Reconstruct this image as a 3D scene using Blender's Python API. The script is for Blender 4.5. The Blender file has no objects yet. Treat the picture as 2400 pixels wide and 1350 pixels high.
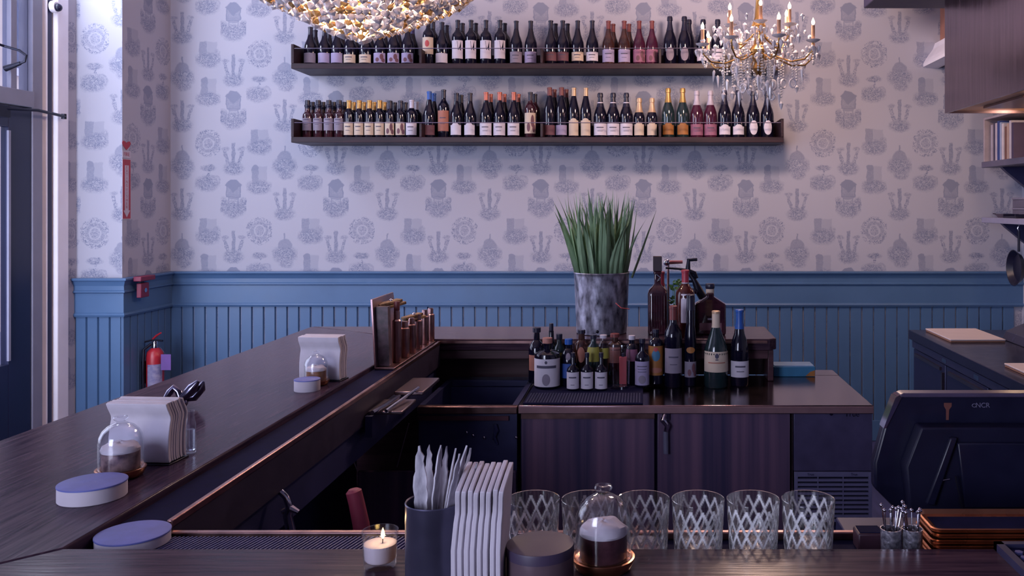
import bpy, bmesh, math, random
from mathutils import Vector, Matrix
random.seed(7)
SC = bpy.context.scene
COL = SC.collection
PI = math.pi
R = math.radians

# ------------------------------------------------------------------ camera
F_PX = 2050.0; VPX = 1510.0; VPY = 480.0; CAMZ = 1.60
cam_d = bpy.data.cameras.new('camera'); cam = bpy.data.objects.new('camera', cam_d); COL.objects.link(cam)
cam.location = (0, 0, CAMZ); cam.rotation_euler = (PI/2, 0, 0)
cam_d.sensor_width = 36.0; cam_d.lens = 36.0*F_PX/2400.0
cam_d.shift_x = -(VPX-1200)/2400.0; cam_d.shift_y = -(675-VPY)/2400.0
cam_d.clip_start = 0.02
SC.camera = cam
vs = SC.view_settings
vs.view_transform = 'Standard'; vs.look = 'None'; vs.gamma = 1.0; vs.exposure = 0.0; vs.use_curve_mapping = False

# ------------------------------------------------------------------ world and large lights
w = bpy.data.worlds.new('daylight'); SC.world = w; w.use_nodes = True
bg = w.node_tree.nodes['Background']
bg.inputs[0].default_value = (0.60, 0.62, 0.86, 1); bg.inputs[1].default_value = 2.2

def area(name, loc, rot, sx, sy, power, col):
    d = bpy.data.lights.new(name, 'AREA'); d.shape = 'RECTANGLE'; d.size = sx; d.size_y = sy
    d.energy = power; d.color = col
    o = bpy.data.objects.new(name, d); COL.objects.link(o); o.location = loc; o.rotation_euler = rot
    return o
# daylight entering through the street windows and the shop front behind the camera, plus an added door-side fill
area('door_side_fill', (-3.42, 4.36, 1.80), (0, R(-90), R(42)), 2.5, .36, 28, (0.74, 0.80, 1.0))  # panel added inside the door, turned to brighten the pilaster
area('daylight_transom', (-3.43, 4.93, 3.14), (0, R(-82), R(22)), .56, .50, 19, (0.74, 0.80, 1.0))
area('daylight_side_window', (-3.40, 3.25, 1.95), (0, R(-90), 0), 2.2, 2.1, 24, (0.74, 0.79, 1.0))
area('daylight_shop_front', (-2.55, -2.30, 2.05), (R(90), 0, 0), 1.7, 2.2, 140, (0.74, 0.78, 1.0))
SC.cycles.max_bounces = 8; SC.cycles.diffuse_bounces = 3; SC.cycles.glossy_bounces = 4; SC.cycles.transmission_bounces = 7
SC.cycles.caustics_reflective = False; SC.cycles.caustics_refractive = False; SC.cycles.adaptive_threshold = .02

# ------------------------------------------------------------------ helpers: pixels of the survey to metres
def px(u, Y): return (u-VPX)*Y/F_PX
def pz(v, Y): return CAMZ-(v-VPY)*Y/F_PX
def P(u, v, Y): return Vector((px(u, Y), Y, pz(v, Y)))
H_BAR = 1.07; H_CNT = 0.90; Y_WALL = 5.94

# ------------------------------------------------------------------ helpers: materials
def lin(h):
    h = h.lstrip('#'); c = [int(h[i:i+2], 16)/255 for i in (0, 2, 4)]
    return tuple(x/12.92 if x <= .04045 else ((x+.055)/1.055)**2.4 for x in c)
MATS = {}
def mat(name, col, rough=.5, metal=0.0, var=.12, scale=18.0, stretch=(1, 1, 1), bump=0.0, trans=0.0, coat=0.0,
        ior=1.5, spec=.5, emit=None, estr=0.0, rvar=.08, detail=3.0, col2=None):
    if name in MATS: return MATS[name]
    m = bpy.data.materials.new(name); m.use_nodes = True; MATS[name] = m
    nt = m.node_tree; N = nt.nodes; L = nt.links; b = N['Principled BSDF']
    if isinstance(col, str): col = lin(col)
    if isinstance(col2, str): col2 = lin(col2)
    tc = N.new('ShaderNodeTexCoord'); mp = N.new('ShaderNodeMapping'); mp.inputs['Scale'].default_value = stretch
    L.new(tc.outputs['Object'], mp.inputs[0])
    nz = N.new('ShaderNodeTexNoise'); nz.inputs['Scale'].default_value = scale; nz.inputs['Detail'].default_value = detail
    L.new(mp.outputs[0], nz.inputs['Vector'])
    rp = N.new('ShaderNodeValToRGB')
    a = tuple(max(0, c*(1-var)) for c in col); z = col2 if col2 else tuple(c*(1+var) for c in col)
    rp.color_ramp.elements[0].position = .3; rp.color_ramp.elements[1].position = .7
    rp.color_ramp.elements[0].color = (*a, 1); rp.color_ramp.elements[1].color = (*z, 1)
    L.new(nz.outputs['Fac'], rp.inputs[0]); L.new(rp.outputs[0], b.inputs['Base Color'])
    mr = N.new('ShaderNodeMapRange'); mr.inputs['To Min'].default_value = max(0, rough-rvar); mr.inputs['To Max'].default_value = min(1, rough+rvar)
    L.new(nz.outputs['Fac'], mr.inputs[0]); L.new(mr.outputs[0], b.inputs['Roughness'])
    b.inputs['Metallic'].default_value = metal; b.inputs['Transmission Weight'].default_value = trans
    b.inputs['IOR'].default_value = ior; b.inputs['Specular IOR Level'].default_value = spec
    b.inputs['Coat Weight'].default_value = coat; b.inputs['Coat Roughness'].default_value = .12
    if bump:
        bp = N.new('ShaderNodeBump'); bp.inputs['Strength'].default_value = bump; bp.inputs['Distance'].default_value = .004
        L.new(nz.outputs['Fac'], bp.inputs['Height']); L.new(bp.outputs[0], b.inputs['Normal'])
    if emit:
        if isinstance(emit, str): emit = lin(emit)
        b.inputs['Emission Color'].default_value = (*emit, 1); b.inputs['Emission Strength'].default_value = estr
    return m

# expression helper for bigger node graphs (wallpaper print)
class E:
    nt = None
    def __init__(s, v): s.v = v
    @staticmethod
    def op(o, *a):
        n = E.nt.nodes.new('ShaderNodeMath'); n.operation = o
        for i, x in enumerate(a):
            x = x.v if isinstance(x, E) else x
            if isinstance(x, (int, float)): n.inputs[i].default_value = x
            else: E.nt.links.new(x, n.inputs[i])
        return E(n.outputs[0])
    def __add__(s, o): return E.op('ADD', s, o)
    __radd__ = __add__
    def __sub__(s, o): return E.op('SUBTRACT', s, o)
    def __rsub__(s, o): return E.op('SUBTRACT', o, s)
    def __mul__(s, o): return E.op('MULTIPLY', s, o)
    __rmul__ = __mul__
    def __truediv__(s, o): return E.op('DIVIDE', s, o)
def eabs(a): return E.op('ABSOLUTE', a)
def emax(a, b): return E.op('MAXIMUM', a, b)
def emin(a, b): return E.op('MINIMUM', a, b)
def fract(a): return E.op('FRACT', a)
def floor_(a): return E.op('FLOOR', a)
def sstep(a, lo, hi):
    n = E.nt.nodes.new('ShaderNodeMapRange'); n.interpolation_type = 'SMOOTHSTEP'
    E.nt.links.new(a.v, n.inputs[0])
    n.inputs[1].default_value = min(lo, hi); n.inputs[2].default_value = max(lo, hi)
    n.inputs[3].default_value = 0.0 if lo < hi else 1.0; n.inputs[4].default_value = 1.0 if lo < hi else 0.0
    return E(n.outputs[0])
def elen(a, b): return E.op('SQRT', a*a+b*b)

def wallpaper():
    m = bpy.data.materials.new('wallpaper_toile'); m.use_nodes = True; nt = m.node_tree; N = nt.nodes; L = nt.links
    b = N['Principled BSDF']; E.nt = nt
    uv = N.new('ShaderNodeUVMap'); uv.uv_map = 'UVMap'
    def noise(scale, detail=2.0):
        n = N.new('ShaderNodeTexNoise'); n.inputs['Scale'].default_value = scale; n.inputs['Detail'].default_value = detail
        L.new(uv.outputs[0], n.inputs['Vector']); return n
    wob = noise(26.0)
    sx = N.new('ShaderNodeSeparateXYZ'); L.new(uv.outputs[0], sx.inputs[0])
    sw = N.new('ShaderNodeSeparateColor'); L.new(wob.outputs['Color'], sw.inputs[0])
    u = E(sx.outputs[0])+(E(sw.outputs[0])-.5)*.022; v = E(sx.outputs[1])+(E(sw.outputs[1])-.5)*.022
    fine = E(noise(95.0, 3).outputs['Fac']); mid = E(noise(48.0, 2).outputs['Fac'])
    hat = emax(sstep(eabs(fine-.5), .040, .016), sstep(fine, .60, .66)); blot = emax(sstep(eabs(mid-.5), .040, .018), sstep(mid, .60, .65))
    W = .696; H = .600
    p = (u-1.386)/W; q = (2.24-v)/H
    def loc(a, bb): return (fract(p-a+.5)-.5)*W, (fract(q-bb+.5)-.5)*H
    def ell(x, y, cx, cy, rx, ry): return elen((x-cx)/rx, (y-cy)/ry)
    def fill(d): return sstep(d, 1.08, .90)
    def ring(d, wd): return sstep(eabs(d-1.0), wd, wd*.4)
    def box(x, y, cx, cy, hx, hy): return emax(eabs(x-cx)/hx, eabs(y-cy)/hy)
    def leaf(x, y, cx, cy, rx, ry, k=.95):                                     # ragged foliage
        f = sstep(ell(x, y, cx, cy, rx*1.28, ry*1.25), 1.0, .5)
        return f*emax(emax(hat, blot*.75), .09)*k
    def mx(*a):
        r = a[0]
        for z in a[1:]: r = emax(r, z)
        return r
    def tower(x, y):
        body = box(x, y, 0, -.055, .046, .042)
        return mx(fill(body)*(.40+.25*hat), ring(body, .12)*.7, fill(eabs(x)/.058+eabs(y+.096)/.057)*.7, fill(ell(x, y, 0, -.015, .044, .022))*.5,
                  fill(box(eabs(x)-.030, y, 0, .035, .005, .05))*emax(hat, .5)*.75, leaf(x, y, 0, .07, .075, .06), leaf(eabs(x), y, .07, .04, .034, .05))
    def post(x, y):
        ax = eabs(x)
        st = fill(box(ax-(.030+(.05-y)*.28), y, 0, .0, .012, .062))
        return mx(fill(box(x, y, 0, -.045, .012, .072))*(.45+.4*hat), st*emax(hat, blot*.7)*.9, leaf(x, y, 0, .058, .068, .045), leaf(ax, y, .055, -.075, .026, .014, .7))
    def dome(x, y):
        up = sstep(y, -.015, -.03)
        return mx(fill(ell(x, y, 0, -.03, .05, .06))*up*(.45+.2*hat), fill(box(x, y, 0, -.1, .0045, .025))*.6, leaf(x, y, 0, .015, .085, .06), leaf(x, y, .01, .075, .05, .035, .8))
    def rect(x, y):
        return mx(fill(box(x, y, -.036, -.04, .026, .05))*(.45+.2*hat), fill(box(x, y, .025, -.04, .034, .048))*.24, leaf(x, y, 0, .032, .086, .055), leaf(x, y, .055, .0, .03, .04, .6))
    def arch(x, y):
        return mx(fill(box(x, y, -.026, -.02, .024, .058))*(.48+.2*hat), fill(ell(x, y, -.026, -.072, .024, .022))*.6, fill(box(x, y, .025, -.025, .028, .058))*.24, leaf(x, y, 0, .055, .085, .05))
    def wreath(x, y):
        return mx(ring(ell(x, y, 0, 0, .052, .052), .32)*emax(hat, .22)*.9, fill(ell(x, y, 0, 0, .030, .034))*emax(hat, .15)*.85, ring(ell(x, y, 0, 0, .078, .080), .24)*blot*.8)
    def branch(x, y):
        return mx(leaf(x, y, -.01, .028, .085, .055), fill(box(x+y*.35, y, -.01, -.04, .008, .055))*blot*.9, leaf(x, y, .0, -.075, .05, .022), ring(ell(x, y, .045, .012, .033, .033), .28)*emax(hat, .3)*.6)
    def shader(ink):
        b = N.new('ShaderNodeBsdfPrincipled'); mix = N.new('ShaderNodeMix'); mix.data_type = 'RGBA'
        L.new((ink*.74).v, mix.inputs['Factor'])
        mix.inputs['A'].default_value = (*lin('#abaab8'), 1); mix.inputs['B'].default_value = (*lin('#42547a'), 1)
        L.new(mix.outputs['Result'], b.inputs['Base Color']); b.inputs['Roughness'].default_value = .75; b.inputs['Specular IOR Level'].default_value = .25
        return b.outputs[0]
    def pick(cond, a, c):                                                     # cond 1 -> c, cond 0 -> a; the unused side is skipped
        n = N.new('ShaderNodeMixShader'); L.new(cond.v, n.inputs[0]); L.new(a, n.inputs[1]); L.new(c, n.inputs[2]); return n.outputs[0]
    col4 = fract((p*4.0+.5)*.25)*4.0                                          # 0..4, one unit per column of motifs
    fq = fract(q); gt = lambda a, t: E.op('GREATER_THAN', a, t)
    def par(bb): return gt(E.op('MODULO', eabs(floor_(q-bb+.5))+.01, 2.0), .5)
    c0 = pick(gt(fq, .285)*(1.0-gt(fq, .78)), shader(tower(*loc(0, 0))), shader(post(*loc(0, .56))))
    c2 = pick(gt(fq, .32)*(1.0-gt(fq, .84)), shader(post(*loc(.5, .075))), shader(dome(*loc(.5, .60))))
    low = gt(fract(q-.03), .53)
    xa, ya = loc(.255, .36); xb, yb = loc(.25, .77); xc, yc = loc(.755, .37); xd, yd = loc(.755, .775)
    c1 = pick(low, pick(par(.36), shader(rect(xa, ya)), shader(wreath(xa, ya))), pick(par(.77), shader(arch(xb, yb)), shader(branch(xb, yb))))
    c3 = pick(low, pick(par(.37), shader(wreath(xc, yc)), shader(rect(xc, yc))), pick(par(.775), shader(branch(xd, yd)), shader(arch(xd, yd))))
    out = pick(gt(col4, 2.0), pick(gt(col4, 1.0), c0, c1), pick(gt(col4, 3.0), c2, c3))
    L.new(out, N['Material Output'].inputs[0]); N.remove(b)
    MATS['paper'] = m
wallpaper()
def thin_glass(name, tint=(.97, .98, 1.0), gloss=.02, ior=1.5):
    """thin-walled clear glass: see-through with a Fresnel reflection"""
    m = bpy.data.materials.new(name); m.use_nodes = True; nt = m.node_tree; N = nt.nodes; L = nt.links; N.remove(N['Principled BSDF'])
    t = N.new('ShaderNodeBsdfTransparent'); t.inputs[0].default_value = (*tint, 1); g = N.new('ShaderNodeBsdfGlossy'); g.inputs['Roughness'].default_value = gloss
    nz = N.new('ShaderNodeTexNoise'); nz.inputs['Scale'].default_value = 40; bp = N.new('ShaderNodeBump'); bp.inputs['Strength'].default_value = .05; bp.inputs['Distance'].default_value = .002
    L.new(nz.outputs['Fac'], bp.inputs['Height']); L.new(bp.outputs[0], g.inputs['Normal'])
    lw = N.new('ShaderNodeLayerWeight'); lw.inputs[0].default_value = .5; L.new(bp.outputs[0], lw.inputs['Normal'])
    pw = N.new('ShaderNodeMath'); pw.operation = 'POWER'; pw.inputs[1].default_value = 3.2; L.new(lw.outputs['Facing'], pw.inputs[0])
    f = N.new('ShaderNodeMath'); f.operation = 'MULTIPLY_ADD'; f.inputs[1].default_value = .75; f.inputs[2].default_value = .05*(ior-.6); L.new(pw.outputs[0], f.inputs[0])
    x = N.new('ShaderNodeMixShader'); L.new(f.outputs[0], x.inputs[0]); L.new(t.outputs[0], x.inputs[1]); L.new(g.outputs[0], x.inputs[2]); L.new(x.outputs[0], N['Material Output'].inputs[0])
    return m

WAINSCOT = mat('wainscot_blue_paint', '#4a6990', .42, var=.05, scale=6, bump=.03)
FRAME = mat('window_frame_paint', '#e4e0ec', .4, var=.04, scale=8)
FRAME_G = mat('window_frame_grey_paint', '#7c7b8e', .42, var=.06, scale=8)
DOORP = mat('door_navy_paint', '#181c3a', .35, var=.08, scale=6)
GLASS = thin_glass('window_glass', (.92, .94, 1.0), .01, 1.35)
WOOD = mat('bar_dark_wood', '#35283e', .19, var=.25, scale=9, stretch=(14, .9, 14), bump=.05, spec=.05, rvar=.07, col2='#4c3b4c')
WOODX = mat('bar_dark_wood_lengthwise', '#352738', .19, var=.25, scale=9, stretch=(.9, 14, 14), bump=.05, spec=.10, rvar=.07, col2='#4c3844')
SHELFW = mat('shelf_walnut', '#22161f', .45, var=.3, scale=7, stretch=(.6, 8, 8), bump=.06, col2='#35202a', spec=.3)
BLACK = mat('black_rubber', '#1b1b38', .9, spec=.06, var=.15, scale=40, bump=.1)
BLACKP = mat('black_plastic', '#15152c', .34, var=.12, scale=30, spec=.4)
DARKIN = mat('dark_steel_interior', '#2b2d54', .45, metal=.1, var=.2, scale=12)
STEEL = mat('brushed_steel', '#8a7a80', .30, metal=1, var=.12, scale=10, stretch=(1, 30, 30), rvar=.06)
STEELV = mat('brushed_steel_vertical_grain', '#4a414f', .33, metal=1, var=.35, scale=6, stretch=(7, 7, .15), rvar=.05)
STEELTOP = mat('worn_steel_top', '#83717a', .17, metal=1, var=.15, scale=5, rvar=.06)
CHROME = mat('chrome', '#b9b6c4', .12, metal=1, var=.05)
COPPER = mat('copper', '#c98b69', .28, metal=1, var=.2, scale=12)
COPPERD = mat('antique_copper', '#a07e7c', .32, metal=1, var=.2, scale=25)
IRON = mat('black_iron', '#20202f', .35, metal=.6, var=.2)
GALV = mat('galvanised_zinc', '#5a566a', .40, metal=.75, var=.6, scale=42, stretch=(1, 1, .5), col2='#b6b5c9', detail=6, rvar=.15)
PAPER = mat('napkin_paper', '#cfc8d4', .9, var=.05, scale=30, bump=.08)
WHITE = mat('white_card', '#c4bcc9', .7, var=.04)
BLUELID = mat('lavender_printed_lid', '#6068ae', .6, var=.14, scale=25)
GOLD = mat('gilt_brass', '#a98350', .28, metal=1, var=.2)
CRYSTAL = mat('cut_crystal', (.88, .85, .93), .07, trans=.45, ior=1.52, var=.06, rvar=.03)
AMBER = mat('amber_crystal', '#c39a62', .12, trans=.35, ior=1.5, var=.3, scale=6)
CLEAR = thin_glass('clear_glass', (.95, .96, .99), .02, 1.6)
RED = mat('red_enamel', '#a3222f', .35, var=.12)
LEAF = mat('agave_leaf', '#466a48', .5, var=.4, scale=9, stretch=(4, 4, .6), col2='#98b68f')

# ------------------------------------------------------------------ helpers: meshes
class MB:
    def __init__(s): s.v = []; s.f = []; s.attr = None
    def add(s, vs_, fs):
        n = len(s.v); s.v += [tuple(x) for x in vs_]; s.f += [tuple(i+n for i in f) for f in fs]; return s
    def box(s, x0, x1, y0, y1, z0, z1):
        return s.add([(x0, y0, z0), (x1, y0, z0), (x1, y1, z0), (x0, y1, z0), (x0, y0, z1), (x1, y0, z1), (x1, y1, z1), (x0, y1, z1)],
                     [(0, 3, 2, 1), (4, 5, 6, 7), (0, 1, 5, 4), (1, 2, 6, 5), (2, 3, 7, 6), (3, 0, 4, 7)])
    def prism(s, poly, axis, a, b):                       # polygon in the other two axes (in x,y,z order), ccw
        n = len(poly)
        def pt(p, t): return {'x': (t, p[0], p[1]), 'y': (p[0], t, p[1]), 'z': (p[0], p[1], t)}[axis]
        vv = [pt(p, a) for p in poly]+[pt(p, b) for p in poly]
        ff = [tuple(range(n-1, -1, -1)), tuple(range(n, 2*n))]+[(i, (i+1) % n, n+(i+1) % n, n+i) for i in range(n)]
        return s.add(vv, ff)
    def lathe(s, prof, c=(0, 0, 0), seg=24, a0=0.0, a1=2*PI, cap=True, sq=None):
        full = abs(a1-a0-2*PI) < 1e-6; n = seg if full else seg+1; vv = []; ff = []
        for (r, z) in prof:
            for i in range(n):
                a = a0+(a1-a0)*i/seg; k = 1.0
                if sq: k = 1.0/((abs(math.cos(a))**sq+abs(math.sin(a))**sq)**(1.0/sq))
                vv.append((c[0]+r*k*math.cos(a), c[1]+r*k*math.sin(a), c[2]+z))
        for j in range(len(prof)-1):
            for i in range(seg):
                i2 = (i+1) % n if full else i+1
                ff.append((j*n+i, j*n+i2, (j+1)*n+i2, (j+1)*n+i))
        if full and cap:
            if prof[0][0] > 1e-5: ff.append(tuple(range(n-1, -1, -1)))
            if prof[-1][0] > 1e-5: ff.append(tuple((len(prof)-1)*n+i for i in range(n)))
        return s.add(vv, ff)
    def tube(s, pts, r, seg=8, closed=False):
        pts = [Vector(p) for p in pts]; n = len(pts); rs = r if isinstance(r, (list, tuple)) else [r]*n
        vv = []; ff = []; up = None
        for i, p in enumerate(pts):
            t = (pts[(i+1) % n]-pts[i-1]) if (closed or 0 < i < n-1) else (pts[1]-pts[0] if i == 0 else pts[-1]-pts[-2])
            t.normalize()
            if up is None: up = Vector((0, 0, 1)) if abs(t.z) < .9 else Vector((1, 0, 0))
            e1 = t.cross(up)
            if e1.length < 1e-4: e1 = t.cross(Vector((0, 1, 0)))
            e1.normalize(); e2 = e1.cross(t); up = e2
            for k in range(seg):
                a = 2*PI*k/seg; q = p+(e1*math.cos(a)+e2*math.sin(a))*rs[i]; vv.append(q)
        for i in range(n if closed else n-1):
            for k in range(seg):
                j = (i+1) % n
                ff.append((i*seg+k, i*seg+(k+1) % seg, j*seg+(k+1) % seg, j*seg+k))
        if not closed:
            ff.append(tuple(range(seg-1, -1, -1))); ff.append(tuple((n-1)*seg+k for k in range(seg)))
        return s.add(vv, ff)
    def sphere(s, c, r, seg=12, rings=8, sc=(1, 1, 1)):
        prof = [(max(1e-6, math.sin(PI*i/rings)), -math.cos(PI*i/rings)) for i in range(rings+1)]
        m = MB().lathe(prof, seg=seg, cap=False)
        return s.add([(c[0]+x*r*sc[0], c[1]+y*r*sc[1], c[2]+z*r*sc[2]) for x, y, z in m.v], m.f)
    def xf(s, M):
        s.v = [tuple(M @ Vector(p)) for p in s.v]; return s
    def mesh(s, name, m, smooth=True, ang=38):
        me = bpy.data.meshes.new(name); me.from_pydata(s.v, [], s.f); me.update()
        bm = bmesh.new(); bm.from_mesh(me); bmesh.ops.recalc_face_normals(bm, faces=bm.faces); bm.to_mesh(me); bm.free()
        if m is not None: me.materials.append(m)
        if smooth:
            me.polygons.foreach_set('use_smooth', [True]*len(me.polygons)); me.set_sharp_from_angle(angle=R(ang))
        return me
    def build(s, name, m, parent=None, bev=0, smooth=True, ang=38, label=None):
        o = bpy.data.objects.new(name, s.mesh(name, m, smooth, ang)); COL.objects.link(o)
        if parent is not None: o.parent = parent
        if bev:
            bv = o.modifiers.new('bevel', 'BEVEL'); bv.width = bev; bv.segments = 2; bv.limit_method = 'ANGLE'; bv.angle_limit = R(40)
        if label: o['label'] = label
        return o
def link(name, me, parent=None, loc=(0, 0, 0), rot=(0, 0, 0), sc=None):
    o = bpy.data.objects.new(name, me); COL.objects.link(o); o.parent = parent; o.location = loc; o.rotation_euler = rot
    if sc is not None: o.scale = sc if isinstance(sc, (tuple, list, Vector)) else (sc, sc, sc)
    return o
def tag(o, label, cat, group=None):
    o['label'] = label; o['category'] = cat
    if group: o['group'] = group
    return o
def thing(name, label, cat, loc=(0, 0, 0), rz=0.0, group=None):
    o = bpy.data.objects.new(name, None); COL.objects.link(o); o.location = loc; o.rotation_euler = (0, 0, rz); o.empty_display_size = .05
    return tag(o, label, cat, group)
def struct(o):
    o['kind'] = 'structure'; return o
def stuff(o):
    o['kind'] = 'stuff'; return o
def dup(root, loc, rz, label=None, group=None):
    r = root.copy(); COL.objects.link(r); r.location = loc; r.rotation_euler = (0, 0, rz)
    if label: r['label'] = label
    if group: r['group'] = group
    for ch in list(root.children):
        c = ch.copy(); COL.objects.link(c); c.parent = r
        for g in ch.children:
            d = g.copy(); COL.objects.link(d); d.parent = c
    return r
ORD = ['first', 'second', 'third', 'fourth', 'fifth', 'sixth', 'seventh', 'eighth', 'ninth', 'tenth', 'eleventh', 'twelfth', 'thirteenth',
       'fourteenth', 'fifteenth', 'sixteenth', 'seventeenth', 'eighteenth', 'nineteenth', 'twentieth', 'twenty-first', 'twenty-second',
       'twenty-third', 'twenty-fourth', 'twenty-fifth', 'twenty-sixth', 'twenty-seventh', 'twenty-eighth', 'twenty-ninth', 'thirtieth',
       'thirty-first', 'thirty-second', 'thirty-third', 'thirty-fourth', 'thirty-fifth', 'thirty-sixth']
def text(name, body, size, m, parent, loc, rot, align='CENTER', ext=.0004, label=None):
    c = bpy.data.curves.new(name, 'FONT'); c.body = body; c.size = size; c.align_x = align; c.align_y = 'CENTER'; c.extrude = ext
    t = bpy.data.objects.new(name, c); COL.objects.link(t)
    me = bpy.data.meshes.new_from_object(t.evaluated_get(bpy.context.evaluated_depsgraph_get())); me.name = name
    bpy.data.objects.remove(t); me.materials.clear(); me.materials.append(m)
    return link(name, me, parent, loc, rot)
# =================================================================== the room
X_ALC = -3.217; X_WIN = -3.50; Y_PIL = 5.39; X_RIGHT = 2.565; Y_FRONT = -2.5; Z_CEIL = 3.95
Z_RAIL = 1.15; Z_BEAD = .915
def uvwall(name, quads):
    """quads: list of (4 points, uv-function axis 'x' or 'y' with an offset)"""
    me = bpy.data.meshes.new(name); vv = []; ff = []; uvs = []
    for pts, fn in quads:
        n = len(vv); vv += pts; ff.append((n, n+1, n+2, n+3)); uvs += [fn(p) for p in pts]
    me.from_pydata(vv, [], ff); me.update(); ul = me.uv_layers.new(name='UVMap')
    for i, l in enumerate(me.loops): ul.data[i].uv = uvs[l.vertex_index]
    me.materials.append(MATS['paper']); o = bpy.data.objects.new(name, me); COL.objects.link(o)
    return struct(o)
def ux(p): return (p[0], p[2])
def uy(p): return (X_ALC-(Y_WALL-p[1]), p[2])
def uy2(p): return (X_ALC-(Y_WALL-Y_PIL)-(X_ALC-X_WIN)-(Y_PIL-p[1])-.6, p[2])
def upil(p): return (p[0]-.62, p[2])
wall_back = uvwall('wall_back', [([(X_ALC, Y_WALL, 0), (X_RIGHT, Y_WALL, 0), (X_RIGHT, Y_WALL, Z_CEIL), (X_ALC, Y_WALL, Z_CEIL)], ux)])
Y_JAMB = 5.30
Y_BAY = 4.36
wall_left = uvwall('wall_left', [
    ([(X_ALC, Y_PIL, 0), (X_ALC, Y_WALL, 0), (X_ALC, Y_WALL, Z_CEIL), (X_ALC, Y_PIL, Z_CEIL)], uy),
    ([(X_WIN, Y_PIL, 0), (X_ALC, Y_PIL, 0), (X_ALC, Y_PIL, Z_CEIL), (X_WIN, Y_PIL, Z_CEIL)], upil),
    ([(X_WIN, Y_JAMB, 0), (X_WIN, Y_PIL, 0), (X_WIN, Y_PIL, Z_CEIL), (X_WIN, Y_JAMB, Z_CEIL)], uy2),
    ([(X_WIN, 2.10, 3.55), (X_WIN, 5.30, 3.55), (X_WIN, 5.30, Z_CEIL), (X_WIN, 2.10, Z_CEIL)], uy2),
    ([(X_WIN, 2.10, 0), (X_WIN, Y_BAY, 0), (X_WIN, Y_BAY, .72), (X_WIN, 2.10, .72)], uy2),
    ([(X_WIN, Y_FRONT, 0), (X_WIN, 2.10, 0), (X_WIN, 2.10, Z_CEIL), (X_WIN, Y_FRONT, Z_CEIL)], uy2)])
wall_right = uvwall('wall_right', [([(X_RIGHT, Y_WALL, 0), (X_RIGHT, Y_FRONT, 0), (X_RIGHT, Y_FRONT, Z_CEIL), (X_RIGHT, Y_WALL, Z_CEIL)], uy)])
wall_front = uvwall('wall_front', [
    ([(X_RIGHT, Y_FRONT, 0), (X_WIN, Y_FRONT, 0), (X_WIN, Y_FRONT, .9), (X_RIGHT, Y_FRONT, .9)], ux),
    ([(X_RIGHT, Y_FRONT, 3.25), (X_WIN, Y_FRONT, 3.25), (X_WIN, Y_FRONT, Z_CEIL), (X_RIGHT, Y_FRONT, Z_CEIL)], ux),
    ([(X_RIGHT, Y_FRONT, .9), (-1.60, Y_FRONT, .9), (-1.60, Y_FRONT, 3.25), (X_RIGHT, Y_FRONT, 3.25)], ux)])
FLOORM = mat('floor_dark_boards', '#46446a', .45, var=.25, scale=5, stretch=(10, .6, 1), bump=.05)
CEILM = mat('ceiling_plaster', '#a59cae', .8, var=.04)
struct(MB().box(X_WIN-.1, X_RIGHT+.1, Y_FRONT-.1, Y_WALL+.1, -.08, 0).build('floor', FLOORM))
struct(MB().box(X_WIN-.1, X_RIGHT+.1, Y_FRONT-.1, Y_WALL+.1, Z_CEIL, Z_CEIL+.08).build('ceiling', CEILM))
# beadboard: one shared board, one object per board
BW = .0795
bp = [(0, 0), (0, -.004), (.004, -.013), (BW-.010, -.013), (BW-.006, -.004), (BW-.005, 0)]
board_me = MB().prism(bp, 'z', .0, Z_BEAD+.01).mesh('board', WAINSCOT, smooth=False)
n = int((X_RIGHT-X_ALC)/BW)
for i in range(n+1):
    x = X_ALC+.006+i*BW
    if x+BW > X_RIGHT+.02: break
    link('board', board_me, wall_back, (x, Y_WALL-.0005, 0))
BA = (Y_WALL-.013-Y_PIL+.012)/7
for i in range(7):                                         # alcove side
    link('board', board_me, wall_left, (X_ALC+.0005, Y_PIL-.012+i*BA, 0), (0, 0, R(90)), (BA/BW, 1, 1))
for i in range(4):                                         # pilaster face
    link('board', board_me, wall_left, (X_WIN+.002+i*.0715, Y_PIL-.0005, 0), (0, 0, 0), (.0715/BW, 1, 1))
# chair rail: moulded profile (distance out of the wall, height)
rail = [(0, Z_RAIL), (.052, Z_RAIL), (.054, Z_RAIL-.006), (.052, Z_RAIL-.014), (.040, Z_RAIL-.018), (.034, Z_RAIL-.030), (.026, Z_RAIL-.048), (.026, Z_RAIL-.074),
        (.034, Z_RAIL-.080), (.034, Z_RAIL-.088), (.020, Z_RAIL-.094), (.020, Z_BEAD+.022), (.026, Z_BEAD+.018), (.032, Z_BEAD+.008), (.026, Z_BEAD-.004), (.012, Z_BEAD-.006), (0, Z_BEAD-.006)]
def railrun(name, a, b, nrm, e0=0.0, e1=0.0):
    """profile swept from a to b along the wall; nrm points into the room; ends mitred by e0/e1 per unit of projection"""
    a = Vector((*a, 0)); b = Vector((*b, 0)); nrm = Vector((*nrm, 0)); t = (b-a).normalized(); k = len(rail)
    va = [a+nrm*d+t*(d*e0)+Vector((0, 0, z)) for d, z in rail]; vb = [b+nrm*d+t*(d*e1)+Vector((0, 0, z)) for d, z in rail]
    m = MB().add(va+vb, [tuple(range(k)), tuple(range(2*k-1, k-1, -1))]+[(i, (i+1) % k, k+(i+1) % k, k+i) for i in range(k)])
    return struct(m.build(name, WAINSCOT, smooth=False))
railrun('trim_1', (X_ALC, Y_WALL), (X_RIGHT, Y_WALL), (0, -1), 1, 0)
railrun('trim_2', (X_ALC, Y_PIL), (X_ALC, Y_WALL), (1, 0), -1, -1)
railrun('trim_3', (X_WIN, Y_PIL), (X_ALC, Y_PIL), (0, -1), -.6, 1)
struct(MB().box(X_ALC, X_RIGHT, Y_WALL-.022, Y_WALL, 0, .14).build('baseboard_back', WAINSCOT, bev=.004))
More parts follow.
